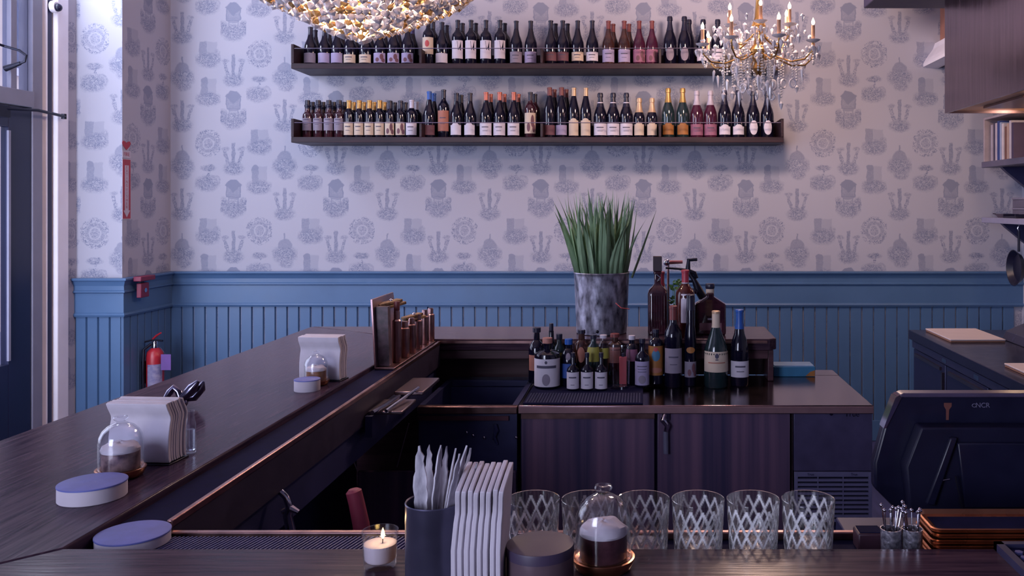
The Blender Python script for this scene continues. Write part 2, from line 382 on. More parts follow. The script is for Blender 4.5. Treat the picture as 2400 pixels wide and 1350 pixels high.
struct(MB().box(X_ALC, X_ALC+.022, Y_PIL, Y_WALL-.022, 0, .14).build('baseboard_left', WAINSCOT, bev=.004))

# ---- street door and transom on the window wall (left edge of the picture)
def yy(u): return -X_WIN*F_PX/(VPX-u)
ZT = 2.20; ZTOP = 3.55
casing = MB().prism([(X_WIN-.09, yy(124)), (X_WIN-.045, yy(124)), (X_WIN+.012, yy(131)), (X_WIN+.012, Y_JAMB), (X_WIN-.09, Y_JAMB)], 'z', 0, ZTOP)
struct(casing.build('trim_4', FRAME, bev=.004))
struct(MB().box(X_WIN-.07, X_WIN-.006, yy(115)-.005, yy(124), 0, ZTOP).build('trim_5', mat('shadow_gap_paint', '#26264a', .5), bev=0))
struct(MB().prism([(X_WIN-.09, yy(99)), (X_WIN-.05, yy(99)), (X_WIN-.004, yy(112)), (X_WIN-.004, yy(115)-.005), (X_WIN-.09, yy(115)-.005)], 'z', 0, ZTOP).build('trim_6', FRAME, bev=.003))
struct(MB().box(X_WIN-.08, X_WIN+.002, yy(76), yy(99), 0, ZTOP).build('trim_7', FRAME_G, bev=.003))
struct(MB().box(X_WIN-.08, X_WIN+.012, 4.37, yy(76), ZT-.045, ZT+.045).build('trim_8', FRAME_G, bev=.003))
door = MB().box(X_WIN-.05, X_WIN-.005, yy(22), yy(76)-.003, .01, ZT-.05).box(X_WIN-.05, X_WIN-.005, 4.36, 4.46, .01, ZT-.05)
door.box(X_WIN-.05, X_WIN-.005, 4.46, yy(22), .01, .72).box(X_WIN-.05, X_WIN-.005, 4.46, yy(22), ZT-.17, ZT-.05)
door_1 = struct(door.build('door_1', DOORP, bev=.003))
MB().box(X_WIN-.03, X_WIN-.024, 4.46, yy(22), .72, ZT-.17).build('pane', GLASS, door_1)
MB().box(X_WIN-.006, X_WIN+.006, yy(22)-.012, yy(22)+.004, .74, ZT-.19).build('bead', FRAME_G, door_1)
arm = MB().box(X_WIN+.03, X_WIN+.08, 4.5, 4.72, ZT-.13, ZT-.07).tube([(X_WIN+.06, 4.66, ZT-.085), (X_WIN+.13, 4.86, ZT-.075), (X_WIN+.055, 5.20, ZT-.075)], .009, 6)
arm.tube([(X_WIN+.05, 5.20, ZT-.09), (X_WIN+.05, 5.20, ZT-.06)], .014, 8)
arm.build('closer_arm', IRON, door_1)
tw = MB().box(X_WIN-.05, X_WIN+.0, yy(26), yy(40), ZT+.045, ZTOP).box(X_WIN-.05, X_WIN, 4.37, yy(76), ZTOP-.06, ZTOP)
window_1 = struct(tw.build('window_1', FRAME_G, bev=.003))
MB().box(X_WIN-.03, X_WIN-.024, 4.37, yy(26), ZT+.045, ZTOP-.06).build('pane', GLASS, window_1)
MB().box(X_WIN-.03, X_WIN-.024, yy(40), yy(76), ZT+.045, ZTOP-.06).build('pane', GLASS, window_1)
# side street windows and the shop front (out of frame, the daylight comes through them)
w2 = MB().box(X_WIN-.05, X_WIN+.02, 2.10, Y_BAY, .72, .80).box(X_WIN-.05, X_WIN+.02, 2.10, Y_BAY, 3.07, 3.55)
for y in (2.10, 3.19, Y_BAY-.08): w2.box(X_WIN-.05, X_WIN+.02, y, y+.08, .80, 3.07)
window_2 = struct(w2.build('window_2', FRAME, bev=.004))
for y in (2.18, 3.27): MB().box(X_WIN-.03, X_WIN-.024, y, y+1.01, .80, 3.07).build('pane', GLASS, window_2)
w3 = MB().box(X_WIN, -1.60, Y_FRONT-.05, Y_FRONT+.02, .9, .98).box(X_WIN, -1.60, Y_FRONT-.05, Y_FRONT+.02, 3.17, 3.25)
for x in (X_WIN, -2.59, -1.68): w3.box(x, x+.08, Y_FRONT-.05, Y_FRONT+.02, .98, 3.17)
window_3 = struct(w3.build('window_3', FRAME, bev=.004))
for x in (X_WIN+.08, -2.51): MB().box(x, x+.83, Y_FRONT-.03, Y_FRONT-.024, .98, 3.17).build('pane', GLASS, window_3)
# the street outside
struct(MB().box(-16, X_WIN-.12, -8, 18, -.12, -.02).build('pavement', mat('pavement_concrete', '#8d8795', .85)))
fac = thing('street_building', 'pale beige building with tall windows across the street', 'building', (-8.2, 12.0, -.02))
BEIGE = mat('facade_render', '#e2cfbe', .8, var=.06, scale=3)
MB().box(-.3, .0, -6, 4, 0, 6.5).build('wall', BEIGE, fac)
MB().box(0, .12, -6, 4, 2.75, 2.92).build('cornice', mat('facade_stone', '#aa9a9c', .7), fac)
for k in range(6):
    fr = MB().box(0, .05, -5.6+k*1.6, -4.7+k*1.6, 3.3, 5.2).build('window', FRAME, fac)
    MB().box(.05, .06, -5.5+k*1.6, -4.8+k*1.6, 3.4, 5.1).build('pane', mat('far_pane', '#4b5170', .2), fr)
    fr = MB().box(0, .05, -5.6+k*1.6, -4.7+k*1.6, .3, 2.3).build('window', FRAME, fac)
    MB().box(.05, .06, -5.5+k*1.6, -4.8+k*1.6, .4, 2.2).build('pane', mat('far_pane', '#4b5170', .2), fr)

# gooseneck lamp over the street door
gl = thing('gooseneck_lamp', 'black gooseneck lamp curving down above the street door', 'lamp', (X_WIN+.06, 4.55, 2.62))
b0 = Vector((X_WIN+.06, 4.55, 2.62))
def ploc(u, v, Y): return P(u, v, Y)-b0
MB().tube([ploc(-60, 92, 4.62), ploc(-20, 98, 4.72), ploc(10, 108, 4.78), ploc(45, 118, 4.80), ploc(62, 130, 4.80), ploc(58, 144, 4.80), ploc(44, 150, 4.80)], .007, 8).build('neck', IRON, gl)
MB().tube([ploc(48, 148, 4.80), ploc(12, 161, 4.80)], [.010, .017], 10).build('lamp_head', IRON, gl)
MB().box(-.065, -.045, -.03, .10, .05, .12).build('bracket', IRON, gl)
# white dome camera near the casing
dc = thing('security_camera', 'small white dome camera fixed high on the window casing', 'camera', (X_WIN+.002, yy(122), 2.77))
MB().lathe([(.0, 0), (.035, 0), (.035, .02), (.03, .028)], seg=18).xf(Matrix.Rotation(R(90), 4, 'Y')).build('base', FRAME, dc)
MB().sphere((.032, 0, -.004), .024, 14, 10).build('dome', BLACKP, dc)

# ---- right side: soffit, hood, boxed beam
SOFF = mat('soffit_dark_paint', '#3a3553', .6, var=.08)
struct(MB().box(px(2024, 5.3), X_RIGHT, 1.2, 5.3, pz(20, 5.3), Z_CEIL).build('trim_9', SOFF, bev=.006))
zb = pz(150, Y_WALL)
struct(MB().box(px(2203, Y_WALL), X_RIGHT, 5.50, Y_WALL, zb, Z_CEIL).build('trim_10', mat('beam_copper_light', '#a3705f', .5, var=.1), bev=.003))  # copper light falling on the beam is painted into its colour
cr = [(px(2203, Y_WALL), zb+.13), (px(2170, Y_WALL), zb-.0), (px(2176, Y_WALL), zb-.02), (px(2203, Y_WALL), zb-.035)]
struct(MB().prism([(px(2203, 5.9), zb+.14), (px(2203, 5.9)-.02, zb+.14), (px(2203, 5.9)-.035, zb+.10), (px(2203, 5.9)-.085, zb+.03), (px(2203, 5.9)-.10, zb+.0), (px(2203, 5.9)-.10, zb-.02), (px(2203, 5.9)-.03, zb-.03), (px(2203, 5.9), zb-.03)], 'y', 5.48, Y_WALL).build('trim_11', FRAME, smooth=False))
hood = thing('range_hood', 'large brushed steel cooking hood hanging at the upper right', 'hood', (0, 0, 0))
XH = px(2214, 5.0); ZH = pz(266, 5.0)
HOODM = mat('hood_brushed_steel', '#85788a', .24, metal=1, var=.16, scale=4, stretch=(1, 9, .7), bump=.05, rvar=.08)
MB().box(XH, XH+.015, 2.2, 5.0, ZH, pz(20, 5.3)).build('side_panel', HOODM, hood, bev=.002)
MB().box(XH+.015, X_RIGHT-.01, 4.985, 5.0, ZH, pz(20, 5.3)).build('end_panel', HOODM, hood)
MB().box(XH+.015, X_RIGHT-.01, 2.2, 4.985, ZH+.012, ZH+.024).build('canopy_underside', mat('hood_underside_steel', '#b48a68', .38, metal=.6, var=.1, stretch=(1, 20, 1)), hood)
for k in range(4):
    MB().box(XH+.12, X_RIGHT-.1, 2.5+k*.58, 3.0+k*.58, ZH-.0, ZH+.011).build('filter', STEEL, hood)
hl = bpy.data.lights.new('underside_fill', 'POINT'); hl.energy = 6.0; hl.shadow_soft_size = .05; hl.color = (1, .66, .42)  # point light added below the hood to brighten its underside
ho = bpy.data.objects.new('underside_fill', hl); COL.objects.link(ho); ho.location = (XH+.45, 4.70, ZH-.075); ho.parent = hood
MB().lathe([(0, 0), (.07, 0), (.07, .012), (0, .012)], (XH+.45, 4.70, ZH-.002), 20).build('glow_disc', mat('hood_fill_glow', '#ffe2b0', .3, emit='#ffcf90', estr=4), hood)  # glowing disc added with the fill light, out of view
# =================================================================== wall shelves
YS0 = 5.62; XSL = px(682, YS0); XSR = px(1837, YS0)
def wall_shelf(label, zbot, ztop_board, ztop_cap, zwire, xr):
    t = thing('wall_shelf', label, 'shelf', (XSL, YS0, zbot))
    L = xr-XSL; D = Y_WALL-YS0-.002; tb = ztop_board-zbot; hc = ztop_cap-zbot
    MB().box(0, L, 0, D, 0, tb).build('board', SHELFW, t, bev=.003)
    MB().box(0, .018, .0, D, tb, hc).build('end_panel', SHELFW, t, bev=.002)
    MB().box(L-.018, L, .0, D, tb, hc).build('end_panel', SHELFW, t, bev=.002)
    MB().box(.018, L-.018, D-.012, D, tb, hc-.02).build('back_panel', SHELFW, t)
    for u in (987, 1270, 1547):
        x = px(u, YS0+.02)-XSL
        MB().box(x-.008, x+.008, .004, D-.012, tb, hc-.03).build('divider', SHELFW, t, bev=.002)
    MB().tube([(.01, .006, zwire-zbot), (L-.01, .006, zwire-zbot)], .003, 6).build('rail_wire', CHROME, t)
    return t
wall_shelf('long dark walnut wall shelf of wine, the upper of two', 2.4745, 2.510, 2.633, 2.606, px(1830, YS0))
wall_shelf('long dark walnut wall shelf of wine, the lower of two', 2.000, 2.036, 2.154, 2.128, XSR)
ZU = 2.5102; ZL = 2.0362

# =================================================================== bottles
def bprof(kind, h, r):
    n = .0135; k = h/.30
    if kind == 'bordeaux': return [(.0, .0), (r*.9, 0), (r, .006), (r, .185*k), (r*.93, .205*k), (r*.6, .222*k), (n+.002, .235*k), (n, .245*k), (n, h-.012), (n+.002, h-.011), (n+.002, h-.002), (n-.002, h), (0, h)]
    if kind == 'burgundy': return [(.0, .0), (r*.9, 0), (r, .006), (r, .135*k), (r*.95, .155*k), (r*.78, .18*k), (r*.55, .205*k), (n+.003, .235*k), (n, .25*k), (n, h-.012), (n+.002, h-.011), (n+.002, h-.002), (n-.002, h), (0, h)]
    if kind == 'hock': return [(.0, .0), (r*.9, 0), (r, .006), (r, .14*k), (r*.93, .17*k), (r*.7, .205*k), (n+.004, .24*k), (n+.001, .26*k), (n, h-.012), (n+.002, h-.011), (n+.002, h-.002), (n-.002, h), (0, h)]
    if kind == 'champagne': return [(.0, .0), (r*.9, 0), (r, .006), (r, .14*k), (r*.96, .16*k), (r*.8, .185*k), (r*.56, .21*k), (n+.004, .238*k), (n+.001, .258*k), (n+.001, h-.03), (n+.004, h-.028), (n+.004, h-.01), (n+.001, h), (0, h)]
    if kind == 'stubby': return [(.0, .0), (r*.9, 0), (r, .006), (r, .17*k), (r*.92, .19*k), (r*.6, .205*k), (n+.004, .215*k), (n+.003, .245*k), (n+.006, .25*k), (n+.006, .262*k), (n+.002, .266*k), (n+.002, h), (0, h)]
def rad_at(prof, z):
    for (r0, z0), (r1, z1) in zip(prof, prof[1:]):
        if z0 <= z <= z1 and z1 > z0: return r0+(r1-r0)*(z-z0)/(z1-z0)
    return prof[-2][0]
GL = {'dark': mat('bottle_glass_dark', '#0e0d20', .07, var=.1, spec=.5, coat=.1), 'green': mat('bottle_glass_green', '#1b2b30', .1, var=.15, coat=.3),
      'amber': mat('bottle_glass_amber', '#3a171c', .1, var=.25, coat=.2, col2='#55261f'), 'rose': mat('bottle_glass_rose', '#36122a', .1, var=.2, coat=.15, col2='#4c1c34'),
      'bronze': mat('bottle_glass_bronze', '#2a1a20', .1, var=.3, coat=.15, col2='#4a2c26'), 'brown': mat('bottle_glass_brown', '#2a1422', .1, var=.3, coat=.4, col2='#43202c'),
      'clear': CLEAR}
LB = {'white': mat('label_white', '#c9c2d0', .7, var=.04), 'cream': mat('label_cream', '#c6b4a4', .7, var=.05), 'lilac': mat('label_lilac', '#9d93b6', .7, var=.06), 'grey': mat('label_grey', '#837a8c', .7, var=.08),
      'tan': mat('label_tan', '#a3685a', .7, var=.12), 'orange': mat('label_orange', '#9a6432', .6, var=.2), 'rosewood': mat('label_rosewood', '#6a4450', .7, var=.1), 'pink': mat('label_pink', '#8f5a74', .7, var=.1),
      'bluegold': mat('label_blue', '#2c4f9f', .6, var=.1), 'yellow': mat('label_yellow', '#8f8a3c', .6, var=.15), 'red': mat('label_red', '#b04448', .6, var=.1), 'teal': mat('label_teal', '#3d6f93', .6, var=.2)}
CP = {'black': mat('capsule_black', '#191830', .35, var=.1), 'gold': mat('capsule_gold', '#b08a52', .35, metal=.5, var=.15), 'white': mat('capsule_white', '#b9b3c4', .45, var=.05),
      'blue': mat('capsule_blue', '#1f52a4', .4, var=.08), 'copper': mat('capsule_copper', '#b46a5c', .4, metal=.3, var=.1), 'redbrown': mat('capsule_redbrown', '#6e3436', .4, var=.1),
      'violet': mat('capsule_violet', '#4a4272', .4, var=.1), 'palegold': mat('capsule_palegold', '#c0a184', .4, metal=.3, var=.1), 'pinkwhite': mat('capsule_pinkwhite', '#aea5b6', .4, var=.1), 'red': mat('capsule_red', '#a12c40', .4, var=.08)}
INK = mat('label_ink', '#4a465c', .7, var=.1)
A_F = -PI/2
MCACHE = {}
def cache(key, fn):
    if key not in MCACHE: MCACHE[key] = fn()
    return MCACHE[key]
def sleeve(prof, z0, z1, half, off=.0006, seg=14):
    zs = [z0+(z1-z0)*i/3 for i in range(4)]
    return MB().lathe([(rad_at(prof, z)+off, z) for z in zs], seg=seg, a0=A_F-half, a1=A_F+half)
def oval(prof, zc, hz, half, off=.0007):
    """oval patch wrapped round the glass, in concentric rings so that it follows the curve"""
    m = MB(); n = 20; K = 4; vv = [(0, -(rad_at(prof, zc)+off), zc)]; ff = [(0, 1+i, 1+(i+1) % n) for i in range(n)]
    for k in range(1, K+1):
        for i in range(n):
            t = 2*PI*i/n; a = half*k/K*math.cos(t); z = zc+hz*k/K*math.sin(t); r = rad_at(prof, z)+off
            vv.append((r*math.sin(a), -r*math.cos(a), z))
    for k in range(K-1):
        for i in range(n): ff.append((1+k*n+i, 1+k*n+(i+1) % n, 1+(k+1)*n+(i+1) % n, 1+(k+1)*n+i))
    return m.add(vv, ff)
def bottle(kind, h, r, glass, label_c, cap_c, loc, text_label, group, lz=(.03, .11), half=1.25, capl=.055, style='plain', seg=20, rz=0.0, nm='wine_bottle', cat='wine bottle'):
    root = thing(nm, text_label, cat, loc, rz, group)
    h = round(h, 3); r = round(r, 4); pr = bprof(kind, h, r)
    link('glass', cache(('g', kind, h, r, glass), lambda: MB().lathe(pr, seg=seg).mesh('glass', GL[glass])), root)
    if cap_c:
        cp = [(rr+.0009, z) for rr, z in pr if z > h-capl and rr > .001]
        cp = [(rad_at(pr, h-capl)+.0009, h-capl)]+cp+[(0, h+.0006)]
        link('capsule', cache(('c', kind, h, r, cap_c, capl), lambda: MB().lathe(cp, seg=16).mesh('capsule', CP[cap_c])), root)
    if label_c:
        z0, z1 = lz
        if style == 'oval':
            lo = link('label', cache(('o', kind, h, r, label_c, lz), lambda: oval(pr, (z0+z1)/2, (z1-z0)/2, .62).mesh('label', LB[label_c])), root)
        elif style == 'arch':
            lo = link('label', cache(('a', kind, h, r, label_c, lz), lambda: sleeve(pr, z0, z1, .95).mesh('label', LB[label_c])), root)
            zt = link('label_crest', cache(('a2', kind, h, r, label_c, lz), lambda: oval(pr, z1-.004, .018, .6, .0009).mesh('label_crest', LB[label_c])), root)
        else:
            lo = link('label', cache(('l', kind, h, r, label_c, lz, half), lambda: sleeve(pr, z0, z1, half).mesh('label', LB[label_c])), root)
            zc = z0+(z1-z0)*.62
            if style == 'plain':
                link('print', cache(('p', kind, h, r, lz), lambda: sleeve(pr, zc, zc+.006, .55, .0011).mesh('print', INK)), lo)
                link('print', cache(('p2', kind, h, r, lz), lambda: sleeve(pr, z0+(z1-z0)*.34, z0+(z1-z0)*.34+.003, .4, .0011).mesh('print', INK)), lo)
            elif style == 'figure':
                link('print', cache(('f', kind, h, r, lz), lambda: oval(pr, z0+(z1-z0)*.62, (z1-z0)*.2, .38, .0012).mesh('print', LB['red'])), lo)
            elif style == 'photo':
                def ph():
                    rr = r+.0012; m = MB(); q = []
                    for a, z in ((.05, z1-.006), (.75, z1-.006), (.75, z0+(z1-z0)*.42), (.45, z0+(z1-z0)*.55), (.25, z0+(z1-z0)*.45)):
                        q.append((rr*math.sin(a), -rr*math.cos(a), z))
                    return m.add(q, [tuple(range(5))]).mesh('print', GL['dark'])
                link('print', cache(('ph', kind, h, r, lz), ph), lo)
            elif style == 'blotch':
                for j, (aa, zz, s_) in enumerate(((.5, .6, .3), (-.2, .3, .22), (.75, .25, .2))):
                    link('print', cache(('b', kind, h, r, lz, j), lambda: oval(pr, z0+(z1-z0)*zz, (z1-z0)*s_, .3, .0012).xf(Matrix.Rotation(aa, 4, 'Z')).mesh('print', LB['rosewood'])), lo)
    return root
def neckband(root, r, z0, z1, m): 
    return MB().lathe([(r, z0), (r+.0006, z0), (r+.0006, z1), (r, z1)], seg=16, cap=False).build('neck_band', m, root)

YF = 5.745; YB = 5.842
def toph(v, z0): return pz(v, YF)-z0
# upper shelf: (u, top pixel, kind, glass, label, capsule, label z-range, style, back row)
UP = []
for u, v, lab, st, cap in ((728, 63, 'grey', 'none', 'black'), (761, 66, 'lilac', 'none', 'black'), (791, 64, 'lilac', 'none', 'black'), (821, 64, 'cream', 'plain', 'copper'), (857, 62, 'cream', 'plain', 'black'),
                      (891, 62, 'lilac', 'blotch', 'violet'), (923, 57, 'lilac', 'blotch', 'violet'), (956, 54, 'lilac', 'blotch', 'violet')):
    UP.append((u, v, 'burgundy', 'dark', lab, cap, (.018, .082) if lab != 'cream' else (.018, .072), st, 1))
UP += [(1004, 41, 'bordeaux', 'dark', 'cream', 'black', (.075, .185), 'figure', 1), (1036, 52, 'burgundy', 'dark', 'white', 'black', (.018, .08), 'none', 1)]
for u in (1073, 1104, 1139, 1172): UP.append((u, 47, 'bordeaux', 'dark', 'white', 'black', (.045, .165), 'photo', 1 if u != 1139 else 0))
for u in (1210, 1244): UP.append((u, 49, 'burgundy', 'dark', 'grey' if u == 1210 else 'lilac', 'black', (.018, .09), 'plain', 0))
for u, lab in ((1291, 'rosewood'), (1319, 'rosewood'), (1354, 'cream'), (1388, 'white')): UP.append((u, 48, 'burgundy', 'dark', lab, 'black', (.03, .088), 'plain', 1 if u < 1330 else 0))
for u in (1426, 1463): UP.append((u, 49, 'burgundy', 'bronze', 'lilac', 'redbrown', (.022, .105), 'plain', 1))
for u in (1498, 1528): UP.append((u, 49, 'burgundy', 'rose', 'pink', 'redbrown', (.022, .105), 'blotch', 0))
for u in (1570, 1604): UP.append((u, 39, 'champagne', 'dark', 'grey', 'black', (.03, .12), 'oval', 1 if u > 1590 else 0))
for u in (1648, 1682): UP.append((u, 46, 'champagne', 'dark', 'white', 'black', (.03, .11), 'plain', 0))
LO = []
for u in (721, 746, 771, 795): LO.append((u, 235, 'stubby', 'brown', 'grey', 'black', (.05, .16), 'plain', 1))
for u in (818, 842, 866, 890): LO.append((u, 235, 'bordeaux', 'dark', 'cream', 'gold', (.02, .105), 'plain', 1))
for u in (914, 939): LO.append((u, 236, 'bordeaux', 'dark', 'cream', 'black', (.02, .105), 'blotch', 1))
LO.append((965, 234, 'bordeaux', 'dark', 'white', 'white', (.02, .10), 'plain', 1))
LO.append((1006, 214, 'burgundy', 'dark', 'rosewood', 'blue', (.02, .085), 'none', 1))
LO.append((1040, 210, 'bordeaux', 'dark', 'tan', 'black', (.045, .18), 'plain', 0))
for u in (1070, 1102): LO.append((u, 218, 'burgundy', 'dark', 'white', 'black', (.02, .085), 'arch', 1 if u < 1100 else 0))
for u in (1139, 1171, 1204): LO.append((u, 216, 'burgundy', 'dark', 'white', 'copper', (.018, .10), 'plain', 1))
LO.append((1243, 216, 'bordeaux', 'brown', 'cream', 'black', (.03, .165), 'blotch', 1))
for u, lab in ((1288, 'rosewood'), (1316, 'lilac')): LO.append((u, 199, 'hock', 'dark', lab, 'redbrown', (.02, .085), 'none', 1))
for u in (1345, 1373): LO.append((u, 206, 'hock', 'dark', 'cream', 'palegold', (.016, .115), 'arch', 0))
for u in (1407, 1437, 1468): LO.append((u, 218, 'champagne', 'dark', 'white', 'black', (.018, .095), 'plain', 0))
for u in (1498, 1528): LO.append((u, 230, 'champagne', 'dark', 'cream', 'palegold', (.018, .09), 'arch', 0))
for u in (1566, 1600): LO.append((u, 207, 'champagne', 'green', 'orange', 'gold', (.022, .085), 'arch', 0))
for u in (1633, 1665): LO.append((u, 213, 'champagne', 'rose', 'pink', 'pinkwhite', (.018, .09), 'plain', 0))
for u in (1698, 1730): LO.append((u, 212, 'champagne', 'dark', 'white', 'black', (.022, .075), 'arch', 0))
for u in (1765, 1798): LO.append((u, 214, 'champagne', 'dark', 'white', 'black', (.02, .115), 'oval', 0))
CW = {'dark': 'dark', 'green': 'green', 'amber': 'amber', 'rose': 'rose', 'bronze': 'bronze', 'brown': 'brown'}
LW = {'bluegold': 'blue', 'rosewood': 'dull red'}
def row(rowlist, z0, word):
    for i, (u, v, kind, gl, lab, cap, lz, st, back) in enumerate(rowlist):
        h = min(.335, max(.24, toph(v, z0))); r = {'bordeaux': .0375, 'burgundy': .041, 'hock': .038, 'champagne': .0435, 'stubby': .0325}[kind]
        if gl == 'dark' and lab == 'cream' and kind == 'bordeaux' and z0 == ZL: r = .0325
        if u in (1498, 1528) and z0 == ZL: r = .038
        b = bottle(kind, h, r, gl, lab, cap, (px(u, YF), YF, z0),
                   '%s glass wine bottle with %s label, %s from the left, front row, %s shelf' % (CW[gl], LW.get(lab, lab), ORD[i], word),
                   'front row of wine bottles on the %s shelf' % word, lz, 1.2, .055 if kind != 'champagne' else .095, st)
        if kind == 'champagne' and cap == 'black' and st == 'plain':
            neckband(b, .0195, h-.075, h-.062, LB['white'])
        if back:
            bottle(kind, h, r, gl, None, cap, (px(u+11, YB)+.0, YB, z0),
                   '%s glass wine bottle in the back row, behind the %s front bottle, %s shelf' % (CW[gl], ORD[i], word),
                   'back row of wine bottles on the %s shelf' % word, seg=16, capl=.055 if kind != 'champagne' else .095)
row(UP, ZU, 'upper'); row(LO, ZL, 'lower')
# =================================================================== the bar (U-shaped wooden counter)
XC0 = -.44; XBO = -1.45; XBI = -.895; YNI = 1.35; YNO = .79; YRI = 3.45; YRO = 3.81; XNR = 1.75; XRR = .525; TK = .045
bar = thing('bar_counter', 'left arm of the bar, dark wooden counter running to the back', 'bar counter', (XBO, YNO, 0), 0, 'arms of the bar counter')
nbar = thing('bar_counter', 'near arm of the bar in the foreground, under the candle and tumblers', 'bar counter', (XBO, YNO, 0), 0, 'arms of the bar counter')
rbar = thing('bar_counter', 'rear arm of the bar carrying the zinc plant pot', 'bar counter', (XBO, YRI, 0), 0, 'arms of the bar counter')
g = .0012
def bb(o, m, name, mt_, bev=0):
    l_ = o.location; return m.xf(Matrix.Translation((-l_[0], -l_[1], -l_[2]))).build(name, mt_, o, bev=bev)
bb(bar, MB().prism([(XBO, YNO+g), (XBI-g, YNI+g), (XBI-g, YRI-g), (XBO, YRO-g)], 'z', H_BAR-TK, H_BAR), 'countertop', WOOD, .004)
bb(nbar, MB().prism([(XBO+g, YNO), (XNR, YNO), (XNR, YNI), (XBI, YNI)], 'z', H_BAR-TK, H_BAR), 'countertop', WOODX, .004)
bb(rbar, MB().prism([(XBI, YRI), (XRR-.03, YRI), (XRR, YRI+.03), (XRR, YRO), (XBO+g, YRO)], 'z', H_BAR-TK, H_BAR), 'countertop', WOODX, .004)
PANEL = mat('bar_front_panel', '#343058', .5, var=.2, scale=8)
bb(bar, MB().box(XBO+.2, XBO+.28, YNO+.28, YRO-.25, .0, H_BAR-TK), 'front_panel', PANEL)
bb(nbar, MB().box(XBO+.28, XNR-.05, YNO+.20, YNO+.28, .0, H_BAR-TK), 'front_panel', PANEL)
APR = mat('rear_apron_wood', '#4a3038', .35, var=.3, scale=6, stretch=(.6, 8, 8), coat=.2)
bb(rbar, MB().box(XBO+.1, XRR-.02, 3.61, 3.66, H_CNT, H_BAR-TK), 'front_panel', APR)
bb(rbar, MB().box(XBO+.1, XC0-.03, 3.61, 3.66, 0, H_CNT), 'front_panel', APR)
bb(rbar, MB().box(XBI, XRR-.035, YRI+.012, YRI+.032, H_BAR-TK-.035, H_BAR-TK-.001), 'apron', APR, .002)
bb(rbar, MB().box(XRR-.035, XRR-.012, YRI+.02, 3.66, H_CNT+.0005, H_BAR-TK-.001), 'end_bracket', APR, .003)
bb(rbar, MB().box(XBI, XRR-.04, YRI-.006, YRI-.001, H_BAR-.016, H_BAR-.006), 'edge_strip', COPPERD)
# sunken rails
ZR = 1.035
XLI = -.822; YNL = 1.474
ZRL = 1.056; XLI = -.812
bb(bar, MB().box(XBI+g, XLI, YNL+.012, YRI-.008, ZRL-.03, ZRL), 'rail_trough', BLACK)
bb(nbar, MB().box(XBI+g, XNR, YNI+g, YNL, ZR-.02, ZR), 'rail_trough', BLACK)
bb(bar, MB().box(XLI, XLI+.010, YNL+.0125, YRI-.008, ZRL-.006, ZRL+.008), 'rail_lip', COPPERD, .002)
RF = mat('rail_face_dark', '#2c2438', .45, var=.15)
bb(bar, MB().box(XLI, XLI+.008, YNL+.0125, YRI-.008, ZRL-.09, ZRL-.0065), 'rail_face', RF)
bb(nbar, MB().box(XLI, XNR, YNL, YNL+.010, ZR-.075, ZR-.0015), 'rail_face', RF)
bb(nbar, MB().box(XLI, XNR, YNL, YNL+.012, ZR-.001, ZR+.013), 'rail_lip', COPPERD, .002)
bb(bar, MB().box(XLI-.03, XLI-.004, YNL+.02, YRI-.02, ZR-.16, ZR-.021), 'rail_support', DARKIN)
bb(nbar, MB().box(XLI+.02, XNR, YNL-.03, YNL-.004, ZR-.16, ZR-.021), 'rail_support', DARKIN)

# ribbed rubber mat in the near rail
def mat_strip(label, x0, x1, y0, y1, z, pitch=.0072, slant=.03, parent_none=True):
    t = thing('bar_mat', label, 'bar mat', ((x0+x1)/2, y0, z))
    cx = (x0+x1)/2
    MB().box(x0-cx, x1-cx, 0, y1-y0, 0, .004).build('base', BLACK, t)
    m = MB(); x = x0-cx; D = y1-y0
    while x < x1-cx-slant-.004:
        m.add([(x, .002, .004), (x+.0034, .002, .004), (x+.0034+slant, D-.002, .004), (x+slant, D-.002, .004),
               (x+.0006, .002, .009), (x+.0028, .002, .009), (x+.0028+slant, D-.002, .009), (x+.0006+slant, D-.002, .009)],
              [(4, 5, 6, 7), (0, 1, 5, 4), (1, 2, 6, 5), (2, 3, 7, 6), (3, 0, 4, 7)])
        x += pitch
    stuff(m.build('ribs', mat('mat_ribs', '#505084', .5), t, smooth=False))
    return t
mat_strip('long black ribbed rubber mat lying in the near bar rail', XBI+.006, -.12, YNI+.006, YNL-.006, ZR+.0003)
mat_strip('black ribbed rubber mat at the right end of the near rail', .66, 1.6, YNI+.006, YNL-.006, ZR+.0003)
# honeycomb service mat on the right end of the near bar
sm = thing('service_mat', 'black grid service mat on the bar top at the lower right corner', 'bar mat', (.55, 1.0, H_BAR))
MB().box(0, .6, 0, .335, 0, .006).build('base', BLACK, sm)
MB().box(-.012, 0, 0, .347, 0, .012).box(-.012, .6, .335, .347, 0, .012).build('rim', mat('mat_rim', '#2c2b4a', .5), sm)
m = MB()
for i in range(30):
    for j in range(16): m.lathe([(.0062, 0), (.0062, .004)], (.012+i*.02, .012+j*.02+(i % 2)*.008, .006), 6)
stuff(m.build('nubs', mat('mat_ribs', '#35345a', .5), sm, smooth=False))

